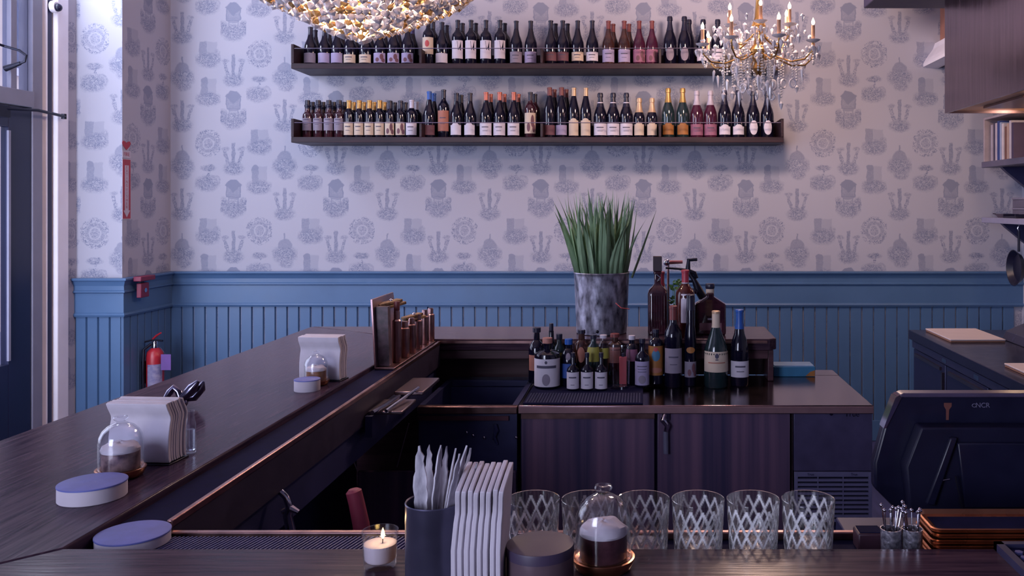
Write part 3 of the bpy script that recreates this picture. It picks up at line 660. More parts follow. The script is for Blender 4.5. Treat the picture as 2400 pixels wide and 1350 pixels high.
# =================================================================== back counter: ice bin and refrigerator
YC0 = 3.05; YC1 = 3.59; XC0 = -.44; XC1 = .80
fr = thing('bar_refrigerator', 'low black bar refrigerator with steel top under the bottles', 'refrigerator', (XC0, YC0, 0))
def fx(u): return px(u, YC0)-XC0
def fz(v): return pz(v, YC0)
MB().box(.004, XC1-XC0-.012, .035, YC1-YC0-.02, .08, H_CNT-.035).build('body', DARKIN, fr, bev=.003)
MB().box(0, XC1-XC0, 0, YC1-YC0, H_CNT-.030, H_CNT).build('steel_top', STEELTOP, fr, bev=.004)
MB().box(.52+.44, XC1-XC0, YC1-YC0, .66, H_CNT-.030, H_CNT).build('steel_top', STEELTOP, fr, bev=.003)
MB().box(.98, XC1-XC0-.012, YC1-YC0-.02, .655, .0, H_CNT-.031).build('side_panel', DARKIN, fr)
MB().box(.002, XC1-XC0-.002, -.004, -.0003, H_CNT-.026, H_CNT-.004).build('edge_strip', mat('dull_copper_edge', '#8c6c72', .45, metal=.4, var=.1), fr)
BROWNST = mat('dark_brown_steel', '#5a5278', .32, metal=.15, var=.45, scale=5, stretch=(6, 6, .12), rvar=.06, col2='#755a72')
d1 = MB().box(fx(1221), fx(1534), .008, .034, .10, fz(968)).build('door', BROWNST, fr, bev=.003)
MB().box(fx(1221), fx(1534), .002, .0078, fz(982), fz(970)).build('handle_strip', COPPERD, d1)
d2 = MB().box(fx(1541), fx(1853), .008, .034, .10, fz(962)).build('door', BROWNST, fr, bev=.003)
hd = MB().tube([(fx(1560), -.004, fz(1010)), (fx(1561), -.004, fz(1062))], .0095, 12).build('handle', mat('grey_rubber', '#5b5970', .5), d2)
MB().tube([(fx(1558), .006, fz(972)), (fx(1554), -.014, fz(984)), (fx(1564), -.010, fz(996)), (fx(1560), -.004, fz(1012))], [.009, .011, .010, .008], 10).build('lock', CHROME, d2)
MB().box(fx(1553), fx(1570), .000, .0078, fz(985), fz(966)).build('lock_plate', CHROME, d2)
MB().box(fx(1856), fx(1859), .006, .03, .10, fz(962)).build('trim_strip', STEEL, fr)
MB().box(fx(1861), fx(2046), .008, .034, fz(1106), fz(962)).build('compressor_panel', mat('compressor_panel_black', '#4a4464', .4, metal=.1, var=.15), fr, bev=.002)
text('maker_mark', 'True', .026, CHROME, fr, (fx(1998), .0072, fz(972)), (R(90), 0, 0))
MB().lathe([(0, 0), (.006, 0), (.006, .003), (0, .003)], seg=10).xf(Matrix.Translation((fx(1949), .008, fz(971))) @ Matrix.Rotation(R(90), 4, 'X')).build('key_lock', CHROME, fr)
gr = MB().box(fx(1862), fx(2044), .012, .034, fz(1235), fz(1107)).build('grille_back', BLACKP, fr)
GRM = mat('grille_grey_plastic', '#6c6a8c', .45, var=.06)
MB().box(fx(1862), fx(1870), .0, .0118, fz(1235), fz(1107)).box(fx(2036), fx(2044), .0, .0118, fz(1235), fz(1107)).box(fx(1870), fx(2036), .0, .0118, fz(1118), fz(1107)).build('grille_frame', GRM, gr, bev=.001)
slat_me = None
for k in range(10):
    z = fz(1123+k*10.5)
    m = MB().box(fx(1870), fx(2036), .0, .0118, z-.0085, z)
    if slat_me is None: slat_me = MB().box(fx(1870), fx(2036), .0, .0118, -.0085, 0).mesh('slat', GRM, smooth=False)
    link('slat', slat_me, gr, (0, 0, z))
for u in (1917, 1976): MB().box(fx(u)-.002, fx(u)+.002, -.001, -.0002, fz(1232), fz(1112)).build('grille_rib', GRM, gr)
text('maker_mark', 'True', .012, DARKIN, gr, (fx(1900), -.001, fz(1112)), (R(90), 0, 0))
text('maker_mark', 'True', .012, DARKIN, gr, (fx(2002), -.001, fz(1112)), (R(90), 0, 0))
for x in (.06, XC1-XC0-.06):
    for y in (.08, .45): MB().lathe([(.02, 0), (.02, .078)], (x, y, .0015), 10).build('foot', IRON, fr)

XI0 = XLI+.02
ib = thing('ice_bin', 'stainless underbar ice well left of the bar refrigerator', 'ice bin', (XI0, YC0, 0))
WI = XC0-.004-XI0
MB().box(0, WI, 0, .03, H_CNT-.03, H_CNT-.004).build('front_rim', COPPERD, ib, bev=.003)
MB().box(0, WI, .46, .53, H_CNT-.03, H_CNT-.004).build('rear_rim', DARKIN, ib, bev=.003)
MB().box(0, .02, .03, .46, H_CNT-.03, H_CNT-.004).build('side_rim', DARKIN, ib)
MB().box(WI-.02, WI, .03, .46, H_CNT-.03, H_CNT-.004).build('side_rim', DARKIN, ib)
MB().box(.005, WI-.005, .03, .46, .50, .51).box(.005, .02, .03, .46, .51, H_CNT-.03).box(WI-.02, WI-.005, .03, .46, .51, H_CNT-.03).box(.005, WI-.005, .445, .46, .51, H_CNT-.03).build('well', mat('well_interior', '#272b56', .5, var=.1), ib)
MB().box(.002, WI-.002, .012, .028, .46, H_CNT-.031).build('front_panel', DARKIN, ib)
MB().box(.002, WI-.03, .002, .012, pz(986, YC0), pz(976, YC0)).build('trim_strip', mat('dull_copper_trim', '#6b4854', .35, metal=.7), ib)
MB().box(px(842, YC0)-XI0, WI-.002, -.02, .0, .46, pz(1102, YC0)).build('lower_panel', BROWNST, ib, bev=.002)
for (a, b_) in (((800, 1005), (836, 1100)), ((958, 992), (930, 1095))):
    MB().tube([P(a[0], a[1], YC0)-Vector((XI0, YC0, 0)), P(b_[0], b_[1], YC0)-Vector((XI0, YC0, 0))], .0022, 6).build('crease', STEEL, ib)
for u, v in ((1093, 1015), (1108, 1022), (1134, 1027), (1157, 1030), (1209, 1027)):
    q = P(u, v, YC0)-Vector((XI0, YC0, 0)); MB().sphere((q.x, .008, q.z), .0055, 8, 6).build('bolt', CHROME, ib)
vp = [P(u, v, YC0)-Vector((XI0, YC0-.004, 0)) for u, v in ((1160, 995), (1163, 1010), (1158, 1025), (1165, 1042))]
MB().tube(vp, [.006, .009, .006, .004], 8).build('valve', DARKIN, ib)
for x in (.03, WI-.03):
    MB().lathe([(.014, 0), (.014, .458)], (x, .2, .0015), 10).build('leg', IRON, ib)

# copper fitting ledge (speed ledge) on the left rail
sl = thing('steel_ledge', 'small stepped steel ledge beside the rail under the cocktail caddy', 'ledge', (XLI+.014, 2.52, ZR-.05))
MB().box(0, .10, 0, .16, .010, .020).build('step', STEEL, sl, bev=.003)
MB().box(.02, .11, .20, .42, .022, .034).build('step', STEEL, sl, bev=.003)
MB().box(.0, .02, -.02, .50, -.05, .010).build('support', DARKIN, sl)
MB().tube([(.03, -.05, .028), (.05, .15, .030)], .006, 8).build('rod', CHROME, sl)
MB().tube([(.06, -.02, .026), (.09, .22, .042)], .005, 8).build('rod', CHROME, sl)

# near underbar sink (only its rim, tap and handles show in the dark)
sk = thing('underbar_sink', 'dark steel underbar sink behind the near rail', 'sink', (-.79, 1.56, 0))
MB().box(0, 1.0, .34, .37, .80, .86).build('front_rim', BROWNST, sk, bev=.004)
MB().box(0, 1.0, 0, .02, .80, .86).box(0, .02, .02, .34, .80, .86).box(.98, 1.0, .02, .34, .80, .86).build('rim', DARKIN, sk)
MB().box(0, 1.0, 0, .37, .55, .56).box(0, .01, 0, .37, .56, .80).box(.99, 1.0, 0, .37, .56, .80).box(.01, .99, .36, .37, .56, .80).box(.01, .99, 0, .01, .56, .80).build('basin', DARKIN, sk)
for x in (.03, .97):
    for y in (.03, .34): MB().lathe([(.015, 0), (.015, .549)], (x, y, .0005), 10).build('leg', IRON, sk)
o0 = Vector((-.79, 1.56, 0))
tp = [Vector((.022, .355, .861))]+[P(u, v, 1.915)-o0 for u, v in ((674, 1208), (678, 1185), (670, 1165), (657, 1152))]
MB().tube(tp, [.011, .010, .008, .007, .007], 10).build('tap', CHROME, sk)
tp = [P(u, v, 1.915)-o0 for u, v in ((662, 1200), (682, 1190), (700, 1200))]
MB().tube(tp, [.006, .009, .005], 8).build('tap_lever', CHROME, sk)
q = [P(u, v, 1.915)-o0 for u, v in ((852, 1262), (846, 1228), (836, 1180), (829, 1152), (828, 1146))]; q[0].z = .861
MB().tube(q, [.018, .018, .017, .017, .010], 14).build('red_handle', mat('dull_red_rubber', '#8a3048', .55, var=.12), sk)
# =================================================================== near bar: candle, cup of picks, napkins, tins, cloches
def votive(loc, label):
    t = thing('votive_candle', label, 'candle', loc)
    MB().lathe([(0, 0), (.0225, 0), (.0235, .003), (.0262, .050), (.0262, .052), (.0245, .052), (.0225, .010), (.020, .008), (0, .008)], seg=36).build('glass_cup', CLEAR, t)
    MB().lathe([(0, .0085), (.0200, .0085), (.0222, .012), (.0236, .033), (.021, .0338), (.012, .0325), (0, .032)], seg=32).build('wax', mat('candle_wax', '#d8cfd6', .5, var=.03, emit='#ffb070', estr=.05), t)
    MB().tube([(.003, .002, .032), (.0034, .002, .040)], .0007, 6).build('wick', IRON, t)
    fl = MB().lathe([(.0001, .038), (.0022, .041), (.0030, .044), (.0022, .049), (.0001, .055)], (.0034, .002, 0), 14, cap=False).build('flame', mat('flame', '#ffdf9a', .5, emit='#ffd07a', estr=9), t)
    pl = bpy.data.lights.new('candle_flame', 'POINT'); pl.energy = .05; pl.color = (1, .6, .28); pl.shadow_soft_size = .004
    po = bpy.data.objects.new('candle_flame', pl); COL.objects.link(po); po.location = (.0034, .002, .060); po.parent = t
    return t
Yv = 1.285
votive((px(891, Yv), Yv, H_BAR+.0002), 'lit white votive candle in a clear glass on the near bar')

# grey steel cup with pale feathered picks
Yc = 1.215; cup = thing('steel_cup', 'dark grey steel cup holding pale picks on the near bar', 'cup', (px(1018, Yc), Yc, H_BAR+.0002))
CUPM = mat('gunmetal', '#55536c', .36, metal=.65, var=.2, scale=14, rvar=.1)
MB().lathe([(0, 0), (.0385, 0), (.0395, .002), (.0395, .1165), (.0400, .118), (.0392, .1195), (.0376, .118), (.0374, .006), (0, .005)], seg=48).build('body', CUPM, cup)
PICK = mat('pale_bark', '#787288', .75, var=.4, scale=60, stretch=(1, 1, .25), col2='#f2eef8', detail=5)
def blade(wd, h, k):
    """flat pick with a leaf-shaped ragged head"""
    rnd = random.Random(k); n = 26; Ls = []; Rs = []
    for i in range(n+1):
        z = h*i/n; f = i/n
        if f < .45: wv = .0024+.002*f
        else:
            g_ = (f-.45)/.55; wv = wd*(math.sin(PI*min(1, g_**.7*.93+.05))**.8)+.0016
            if g_ > .86: wv = wd*max(.05, (1-g_)/.14*.62)
        j = rnd.uniform(-.0012, .0012) if f > .3 else 0
        Ls.append((-wv/2+j, z)); Rs.append((wv/2+rnd.uniform(-.0012, .0012)*(f > .3), z))
    poly = Ls+Rs[::-1]; m = MB(); t_ = .0011; nn = len(Ls)
    bend = lambda z: .006*(z/h)**2
    for s in (-t_, t_):
        m.v += [(x, s+bend(z), z) for x, z in Ls]+[(x, s+bend(z), z) for x, z in Rs]
    for s in (0, 2*nn):
        for i in range(nn-1): m.f.append((s+i, s+i+1, s+nn+i+1, s+nn+i))
    for i in range(nn-1):
        m.f.append((i, i+1, 2*nn+i+1, 2*nn+i)); m.f.append((nn+i, nn+i+1, 3*nn+i+1, 3*nn+i))
    return m
spec = [(-.020, -.006, 987, .0185, 1.00, .1), (-.013, .010, 1004, .012, .99, -.3), (-.007, -.004, 1024, .0185, 1.0, .0), (.000, .012, 1040, .012, .98, .3), (.004, -.002, 1058, .0175, .97, .1), (.010, -.007, 1084, .0180, 1.0, -.1), (.014, .012, 1094, .011, .97, .3), (.019, .0, 1108, .0165, .84, .1), (.012, -.016, 1070, .011, .93, -.2)]
for k, (bx_, by_, ut, wd, hs, yaw) in enumerate(spec):
    base = Vector((px(1018, Yc)+bx_*.75, Yc+by_, H_BAR+.012)); top = P(ut, 1042+(1-hs)*260, Yc+by_*1.6)
    d = top-base; L_ = d.length
    pk = MB().add(*(lambda b: (b.v, b.f))(blade(wd, L_, k))).build('garnish_pick', PICK)
    q = d.to_track_quat('Z', 'Y'); pk.rotation_mode = 'QUATERNION'
    pk.rotation_quaternion = q @ Matrix.Rotation((PI if abs(d.y) < 1 else 0)+yaw, 4, 'Z').to_quaternion(); pk.location = base
    tag(pk, 'pale feathered wooden pick in the grey steel cup, %s from the left' % ORD[k], 'pick', 'picks in the steel cup')

# napkin stacks
def napkin_stack(loc, rz, label, width=.13, n=8, depth=.058, h=.128, clip=True):
    t = thing('napkin_stack', label, 'napkins', loc, rz, 'stacks of paper napkins')
    prof = [(.0, .004), (-.003, .012), (-.004, .030), (-.003, .055), (.001, .078), (.0045, .090), (.004, .097), (.000, .106), (-.006, .116), (-.010, .124), (-.011, h)]
    pitch = depth/n; th = pitch*.86
    fold = []
    for y, z in prof: fold.append((y, z))
    for i in range(n):
        rnd = random.Random(i*3+1); m = MB(); dz = rnd.uniform(-.0025, .0015); wj = rnd.uniform(-.0015, .0015)
        fr_ = [(y+i*pitch, z+(dz if z > .1 else 0)) for y, z in prof]; bk = [(y+th+i*pitch, z+(dz if z > .1 else 0)) for y, z in prof]
        poly = fr_+bk[::-1]
        m.prism(poly, 'x', -width/2+wj, width/2+wj)
        m.build('napkin', PAPER, t, bev=.0012, smooth=True)
    MB().box(-width/2-.004, width/2+.004, -.006, depth+.004, 0, .003).build('holder_base', IRON, t, bev=.001)
    for sx in (-1, 1):
        MB().tube([(sx*(width/2-.02), depth+.006, .002), (sx*(width/2-.02), depth+.006, .085)], .0018, 6).build('holder_wire', CHROME, t)
    return t
def napkin_near():
    t = thing('napkin_stack', 'tall fan of white folded napkins beside the grey steel cup', 'napkins', (px(1131, 1.20), 1.165, H_BAR+.0002), 0, 'stacks of paper napkins')
    n = 8; Wd = .066; pitch = Wd/n
    # outline of one napkin seen from its side: y (depth) against z, top sloping up towards the back
    out = [(0, .004), (-.003, .03), (-.003, .07), (.004, .104), (.007, .116), (.003, .128), (-.005, .142), (-.007, .150), (.006, .155), (.035, .163), (.066, .169), (.072, .150), (.068, .05), (.068, .004)]
    for i in range(n):
        rnd = random.Random(i+40); x0 = -Wd/2+i*pitch; th = pitch*.80; j = rnd.uniform(-.002, .002); m = MB()
        sh = lambda z: .007*max(0, (z-.10)/.07)**1.3-.003*math.sin(PI*min(1, z/.11))*(1-i/n)
        poly = [(y+j, z+(j if z > .1 else 0)) for y, z in out]; k = len(poly)
        m.add([(x0+sh(z), y, z) for y, z in poly]+[(x0+th+sh(z), y, z) for y, z in poly],
              [tuple(range(k-1, -1, -1)), tuple(range(k, 2*k))]+[(q, (q+1) % k, k+(q+1) % k, k+q) for q in range(k)])
        m.build('napkin', PAPER, t, bev=.0012)
    MB().box(-Wd/2-.004, Wd/2+.004, -.006, .076, 0, .003).build('holder_base', IRON, t, bev=.001)
    return t
napkin_near()
napkin_stack((px(335, 1.80), 1.785, H_BAR+.0002), R(-4), 'white napkin stack behind the glass cloche on the left bar', width=.128, n=9, depth=.060)
napkin_stack((px(757, 2.66), 2.63, H_BAR+.0002), R(-6), 'white napkin stack farther back on the left bar, behind the small tin', width=.126, n=7, depth=.052, h=.135)

# round tins
def tin(loc, r, h, lid_h, label, body, lid, rim=True, top=None):
    t = thing('round_tin', label, 'tin', loc, 0)
    MB().lathe([(0, 0), (r*.97, 0), (r*.985, .001), (r*.985, h-lid_h), (0, h-lid_h)], seg=56).build('body', body, t)
    l = MB().lathe([(0, h-lid_h+.0002), (r, h-lid_h+.0002), (r, h-.003), (r*.985, h-.0005), (r*.95, h), (0, h)], seg=56).build('lid', lid, t)
    if top is not None: MB().lathe([(0, 0), (r*.955, 0), (r*.955, .0006), (0, .0006)], (0, 0, h+.0001), 56).build('lid_print', top, l)
    return t
TIND = mat('dark_brown_tin', '#6b5862', .38, metal=.3, var=.2, scale=10)
TINL = mat('dark_violet_tin_lid', '#41354e', .5, var=.2, scale=8)
PRINTM = mat('lid_faint_lettering', '#8087c0', .6)
tin((px(1266, 1.205), 1.205, H_BAR+.0002), .0468, .0640, .014, 'round dark brown tin in front of the cut glasses', TIND, TINL)
t1 = tin((px(217, 1.585), 1.585, H_BAR+.0002), .0560, .0290, .0010, 'wide white round tin with blue lid in front of the left cloche', WHITE, BLUELID)
t2 = tin((px(312, 1.435), 1.435, ZR+.0096), .0560, .0190, .0010, 'white round tin with blue lid down in the corner of the rail', WHITE, BLUELID)
t3 = tin((px(720, 2.50), 2.50, H_BAR+.0002), .0360, .0330, .0012, 'small white round tin before the far napkin stack', WHITE, BLUELID)
for t_, h_ in ((t1, .0290), (t2, .0190)):
    text('lid_lettering', '- - - -', .014, PRINTM, t_, (.0, .0, h_+.0002), (0, 0, R(12)), ext=.0001)

# glass cloches with dessert cups
def cloche(loc, s, label, lab2, cup_m):
    t = thing('glass_cloche', label, 'cloche', loc, 0)
    MB().lathe([(0, 0), (.036*s, 0), (.040*s, .003*s), (.0455*s, .014*s), (.046*s, .018*s), (.043*s, .0185*s), (.040*s, .0165*s), (0, .0165*s)], seg=40).build('base', COPPER, t)
    z0 = .0188*s
    op = [(.0405, 0), (.0405, .052), (.0385, .064), (.033, .075), (.024, .084), (.014, .089), (.0085, .0915), (.0085, .094), (.012, .096), (.0135, .099), (.012, .1025), (.008, .1035), (.006, .101), (0, .0995)]
    ip = [(.0385, 0), (.0385, .051), (.0367, .0625), (.0315, .073), (.023, .0815), (.013, .0865), (0, .0875)]
    d = MB().lathe([(r*s, z0+z*s) for r, z in ip[::-1]]+[(r*s, z0+z*s) for r, z in op], seg=48, cap=False).build('dome', CLEAR, t)
    c = thing('dessert_cup', lab2, 'dessert', (loc[0], loc[1], loc[2]+.0168*s))
    MB().lathe([(0, 0), (.033*s, 0), (.0345*s, .002*s), (.0348*s, .035*s), (.032*s, .036*s), (0, .035*s)], seg=40).build('cup', cup_m, c)
    m = MB(); seg = 44; prof = [(.0348, .0352), (.0355, .040), (.032, .046), (.024, .0505), (.013, .053), (.004, .0535), (.0005, .0535)]; vv = []; ff = []
    for j, (r, z) in enumerate(prof):
        for i in range(seg):
            a = 2*PI*i/seg; k = 1+.035*math.sin(5*a+j*1.1)*(j > 0); vv.append((r*s*k*math.cos(a), r*s*k*math.sin(a), (z+.0018*math.sin(3*a+j*1.7)*(0 < j < 6))*s))
    for j in range(len(prof)-1):
        for i in range(seg): ff.append((j*seg+i, j*seg+(i+1) % seg, (j+1)*seg+(i+1) % seg, (j+1)*seg+i))
    ff.append(tuple((len(prof)-1)*seg+i for i in range(seg)))
    m.add(vv, ff).build('cream', mat('whipped_cream', '#e0d6da', .7, var=.05, scale=60, bump=.2), c)
    return t
CK = mat('chocolate_cup', '#4f2e35', .35, var=.3, scale=90, bump=.1, coat=.2)
CK2 = mat('patterned_cup', '#5d4351', .4, var=.5, scale=55, col2='#a88a88')
cloche((px(1414, 1.275), 1.275, H_BAR+.0002), 1.0, 'glass dome on a copper base beside the dark tin', 'chocolate dessert topped with cream under the dome beside the dark tin', CK)
cloche((px(283, 1.705), 1.705, H_BAR+.0002), .97, 'glass dome in front of the nearer left-bar napkin stack', 'patterned dessert cup with cream under the dome on the left bar', CK2)
cloche((px(741, 2.575), 2.575, H_BAR+.0002), .82, 'small glass dome in front of the far napkin stack', 'amber dessert cup under the small far dome', mat('amber_cup', '#9a6a48', .4, var=.4, scale=50))

# slim clear bud vase behind the near-left napkins
bv = thing('bud_vase', 'slim clear glass bud vase beside the left napkin stack', 'vase', (px(447, 1.87), 1.87, H_BAR+.0002))
MB().lathe([(0, 0), (.0095, 0), (.0105, .002), (.0105, .062), (.0085, .070), (.007, .078), (.0078, .090), (.0066, .090), (.0058, .078), (.0072, .070), (.0088, .061), (.0088, .006), (0, .005)], seg=24).build('glass', CLEAR, bv)
MB().lathe([(0, .0062), (.0084, .0062), (.0084, .050), (0, .050)], seg=18).build('water', mat('bud_vase_water', (.85, .92, 1), .03, trans=1, ior=1.33, var=0), bv)
# crumpled silver bow ornament
ob = thing('metal_bow', 'small shiny dark silver bow ornament behind the left napkins', 'ornament', (px(428, 2.28), 2.28, H_BAR+.001))
SIL = mat('dark_silver', '#77748c', .14, metal=1, var=.4, scale=30)
k_ = 2.28/F_PX
def oc(u, v, dy=0): return ((u-428)*k_, dy, max(.006, .53-(v-480)*k_+.0))
MB().tube([oc(380, 946), oc(398, 920), oc(408, 909), oc(418, 918), oc(424, 934)], [.004, .009, .008, .009, .010], 10).build('loop', SIL, ob)
MB().tube([oc(424, 936), oc(438, 924), oc(452, 910), oc(465, 893)], [.011, .012, .014, .004], 10).build('loop', SIL, ob)
MB().tube([oc(424, 936, .01), oc(446, 934, .02), oc(462, 915, .02), oc(468, 898, .02)], [.010, .013, .012, .003], 10).build('loop', SIL, ob)
MB().sphere((oc(428, 935)[0], .0, .014), .0135, 12, 8).build('knot', SIL, ob)

# =================================================================== cut-crystal tumblers in the near rail
def tumbler_mesh():
    """straight-sided tumbler with a criss-cross of cut grooves; 'cut' marks the matt groove floors"""
    r0, r1, H = .0385, .0430, .089; seg = 144; rows = 48; nd = 14; vv = []; ff = []; cut = []
    def pat(a, t):
        s = (t-.03)/.9*4.2
        d1 = abs(((a/(2*PI)*nd*1.0+s*.5) % 1.0)-.5)*2; d2 = abs(((a/(2*PI)*nd*1.0-s*.5) % 1.0)-.5)*2
        return max(d1, d2)
    for j in range(rows+1):
        t = j/rows
        for i in range(seg):
            a = 2*PI*i/seg; rr = r0+(r1-r0)*t; c = 0
            if .03 < t < .90:
                q = pat(a, t); c = max(0, min(1, (q-.72)/.12)); rr -= .0011*c
            vv.append((rr*math.cos(a), rr*math.sin(a), H*t)); cut.append(c)
    inner = [(r1-.0004, H+.0004), (r1-.0018, H), (r1-.0022, H*.6), (r0-.0016, .020), (r0-.004, .0165), (0.0004, .0155)]
    base = rows+1
    for (r, z) in inner:
        for i in range(seg):
            a = 2*PI*i/seg; vv.append((r*math.cos(a), r*math.sin(a), z)); cut.append(0)
    tot = base+len(inner)
    for j in range(tot-1):
        for i in range(seg): ff.append((j*seg+i, j*seg+(i+1) % seg, (j+1)*seg+(i+1) % seg, (j+1)*seg+i))
    ff.append(tuple((tot-1)*seg+i for i in range(seg))); ff.append(tuple(range(seg-1, -1, -1)))
    me = bpy.data.meshes.new('tumbler'); me.from_pydata(vv, [], ff); me.update()
    at = me.attributes.new('cut', 'FLOAT', 'POINT'); at.data.foreach_set('value', cut)
    me.polygons.foreach_set('use_smooth', [True]*len(me.polygons)); me.set_sharp_from_angle(angle=R(50))
    m = bpy.data.materials.new('cut_glass'); m.use_nodes = True; nt = m.node_tree; N = nt.nodes; L = nt.links
    b = N['Principled BSDF']; b.inputs['Base Color'].default_value = (.9, .9, 1, 1); b.inputs['Roughness'].default_value = .05; b.inputs['Specular IOR Level'].default_value = .9
    tr = N.new('ShaderNodeBsdfTransparent'); lw = N.new('ShaderNodeLayerWeight'); lw.inputs[0].default_value = .35; m0 = N.new('ShaderNodeMixShader'); gl_ = N.new('ShaderNodeBsdfGlossy'); gl_.inputs['Roughness'].default_value = .04
    L.new(lw.outputs['Facing'], m0.inputs[0]); L.new(tr.outputs[0], m0.inputs[1]); L.new(gl_.outputs[0], m0.inputs[2]); N.remove(b)
    w_ = N.new('ShaderNodeBsdfPrincipled'); w_.inputs['Base Color'].default_value = (.96, .96, 1, 1); w_.inputs['Roughness'].default_value = .3; w_.inputs['Transmission Weight'].default_value = .15
    a_ = N.new('ShaderNodeAttribute'); a_.attribute_name = 'cut'; mx_ = N.new('ShaderNodeMixShader'); mu = N.new('ShaderNodeMath'); mu.operation = 'MULTIPLY'; mu.inputs[1].default_value = .95
    L.new(a_.outputs['Fac'], mu.inputs[0]); L.new(mu.outputs[0], mx_.inputs[0]); L.new(m0.outputs[0], mx_.inputs[1]); L.new(w_.outputs[0], mx_.inputs[2]); L.new(mx_.outputs[0], N['Material Output'].inputs[0])
    me.materials.append(m); return me
tm = tumbler_mesh(); Yg = 1.416
for k, u in enumerate((1250, 1378, 1508, 1636, 1765, 1894)):
    extra = ['partly behind the napkins', 'behind the cream dessert', '', '', '', 'nearest the steel pick cups'][k]
    g_ = link('crystal_tumbler', tm, None, (px(u, Yg), Yg, ZR+.0005), (0, 0, k*.41))
    tag(g_, 'cut crystal tumbler, %s from the left in the row%s' % (ORD[k], (', '+extra) if extra else ''), 'tumbler', 'row of cut crystal tumblers')

# =================================================================== right end of the near rail: pick cups, tip trays, terminal
def pick_cup(u, label, seed):
    Y = 1.405; x = px(u, Y); t = thing('pick_cup', label, 'cup', (x, Y, ZR+.0005))
    HM = mat('hammered_silver', '#8f8b9e', .38, metal=.7, var=.3, scale=140, bump=.6, col2='#d0ccda')
    MB().lathe([(0, 0), (.0150, 0), (.0155, .001), (.0165, .044), (.0168, .045), (.0155, .045), (.0145, .004), (0, .003)], seg=28).build('body', HM, t)
    rnd = random.Random(seed); tops = []
    for k in range(9):
        a = rnd.uniform(0, 2*PI); rb = rnd.uniform(.001, .009); rt = rnd.uniform(.008, .019)
        b = Vector((x+rb*math.cos(a), Y+rb*math.sin(a), ZR+.006)); e = Vector((x+rt*math.cos(a), Y+rt*.6*math.sin(a), ZR+rnd.uniform(.070, .086)))
        p = thing('cocktail_pick', 'steel cocktail pick in the %s silver cup, %s of its bunch' % ('left' if seed == 1 else 'right', ORD[k]), 'pick', (0, 0, 0), 0, 'steel picks in the %s silver cup' % ('left' if seed == 1 else 'right'))
        MB().tube([b, e], .0011, 6).build('shaft', CHROME, p); MB().sphere(e, .0032, 10, 8).build('bead', CHROME, p)
    return t
pick_cup(2088, 'left hammered silver cup full of steel picks', 1)
pick_cup(2138, 'right hammered silver cup full of steel picks', 2)
def tray(z, label, dx):
    t = thing('tip_tray', label, 'tray', (.552+dx, 1.416, z), 0, 'stack of copper tip trays')
    hw, hd = .100, .047
    def rr(hw, hd, rad, n=5):
        o = []
        for cx, cy, a0 in ((hw-rad, hd-rad, 0), (-hw+rad, hd-rad, PI/2), (-hw+rad, -hd+rad, PI), (hw-rad, -hd+rad, 1.5*PI)):
            for i in range(n+1): a = a0+PI/2*i/n; o.append((cx+rad*math.cos(a), cy+rad*math.sin(a)))
        return o
    rings = [(rr(hw-.008, hd-.008, .010), 0), (rr(hw-.004, hd-.004, .012), .003), (rr(hw, hd, .014), .0105), (rr(hw-.0025, hd-.0025, .013), .0118), (rr(hw-.006, hd-.006, .012), .0045), (rr(hw-.010, hd-.010, .010), .0030)]
    n = len(rings[0][0]); m = MB(); m.v = [(x, y, zz) for ring, zz in rings for x, y in ring]
    for j in range(len(rings)-1):
        for i in range(n): m.f.append((j*n+i, j*n+(i+1) % n, (j+1)*n+(i+1) % n, (j+1)*n+i))
    m.f.append(tuple(range(n-1, -1, -1))); m.f.append(tuple((len(rings)-1)*n+i for i in range(n)))
    m.build('pan', COPPER, t)
    MB().box(-hw+.016, hw-.016, -hd+.016, hd-.016, .0031, .0036).build('liner', BLACK, t)
    return t
for k in range(6): tray(ZR+.0005+k*.0090, 'copper tip tray with black liner, %s from the top of its stack' % ORD[5-k], random.uniform(-.002, .002))

# point-of-sale terminal seen from behind
Yp = 1.66; TM = thing('point_of_sale_terminal', 'black touch-screen terminal seen from behind at the right', 'terminal', (px(2290, Yp), Yp, ZR-.12))
Z0 = ZR-.12
def tp_(u, v, dy=0.0): q = P(u, v, Yp); return (q.x-px(2290, Yp), dy, q.z-Z0)
def plate(uv, dy0, dy1): 
    a = [tp_(u, v) for u, v in uv]
    return MB().prism([(p[0], p[2]) for p in a], 'y', dy0, dy1)
mon = plate([(2050, 1145), (2049, 1085), (2072, 1000), (2098, 938), (2106, 927), (2120, 923), (2464, 923), (2478, 927), (2486, 938), (2512, 1000), (2530, 1085), (2530, 1145), (2480, 1195), (2100, 1195)], .0, .030)
mon.build('housing', BLACKP, TM, bev=.005)
plate([(2108, 925), (2118, 921), (2464, 921), (2474, 925), (2474, 931), (2108, 931)], -.003, .028).build('top_edge', mat('terminal_bezel', '#4a4058', .3), TM, bev=.002)
plate([(2098, 931), (2108, 925), (2112, 931), (2076, 1003), (2070, 1003)], -.003, .028).build('side_edge', CHROME, TM)
plate([(2145, 990), (2440, 990), (2460, 1080), (2440, 1185), (2120, 1185), (2110, 1080)], -.040, -.0005).build('back_cover', mat('back_cover_plastic', '#12112a', .5, var=.1, spec=.3), TM, bev=.003)
plate([(2205, 1010), (2222, 1010), (2170, 1165), (2150, 1160)], -.052, -.0405).build('brace', BLACKP, TM, bev=.003)
plate([(2222, 1022), (2400, 1022), (2400, 1170), (2240, 1170)], -.050, -.0405).build('vent_panel', BLACKP, TM, bev=.003)
MB().tube([tp_(2215, 1095, -.055), tp_(2224, 1140, -.055), tp_(2232, 1180, -.055)], .0016, 6).build('cable', IRON, TM)
MB().tube([tp_(2182, 1116, -.046), tp_(2190, 1108, -.046), tp_(2206, 1105, -.046)], .0014, 6).build('cable', CHROME, TM)
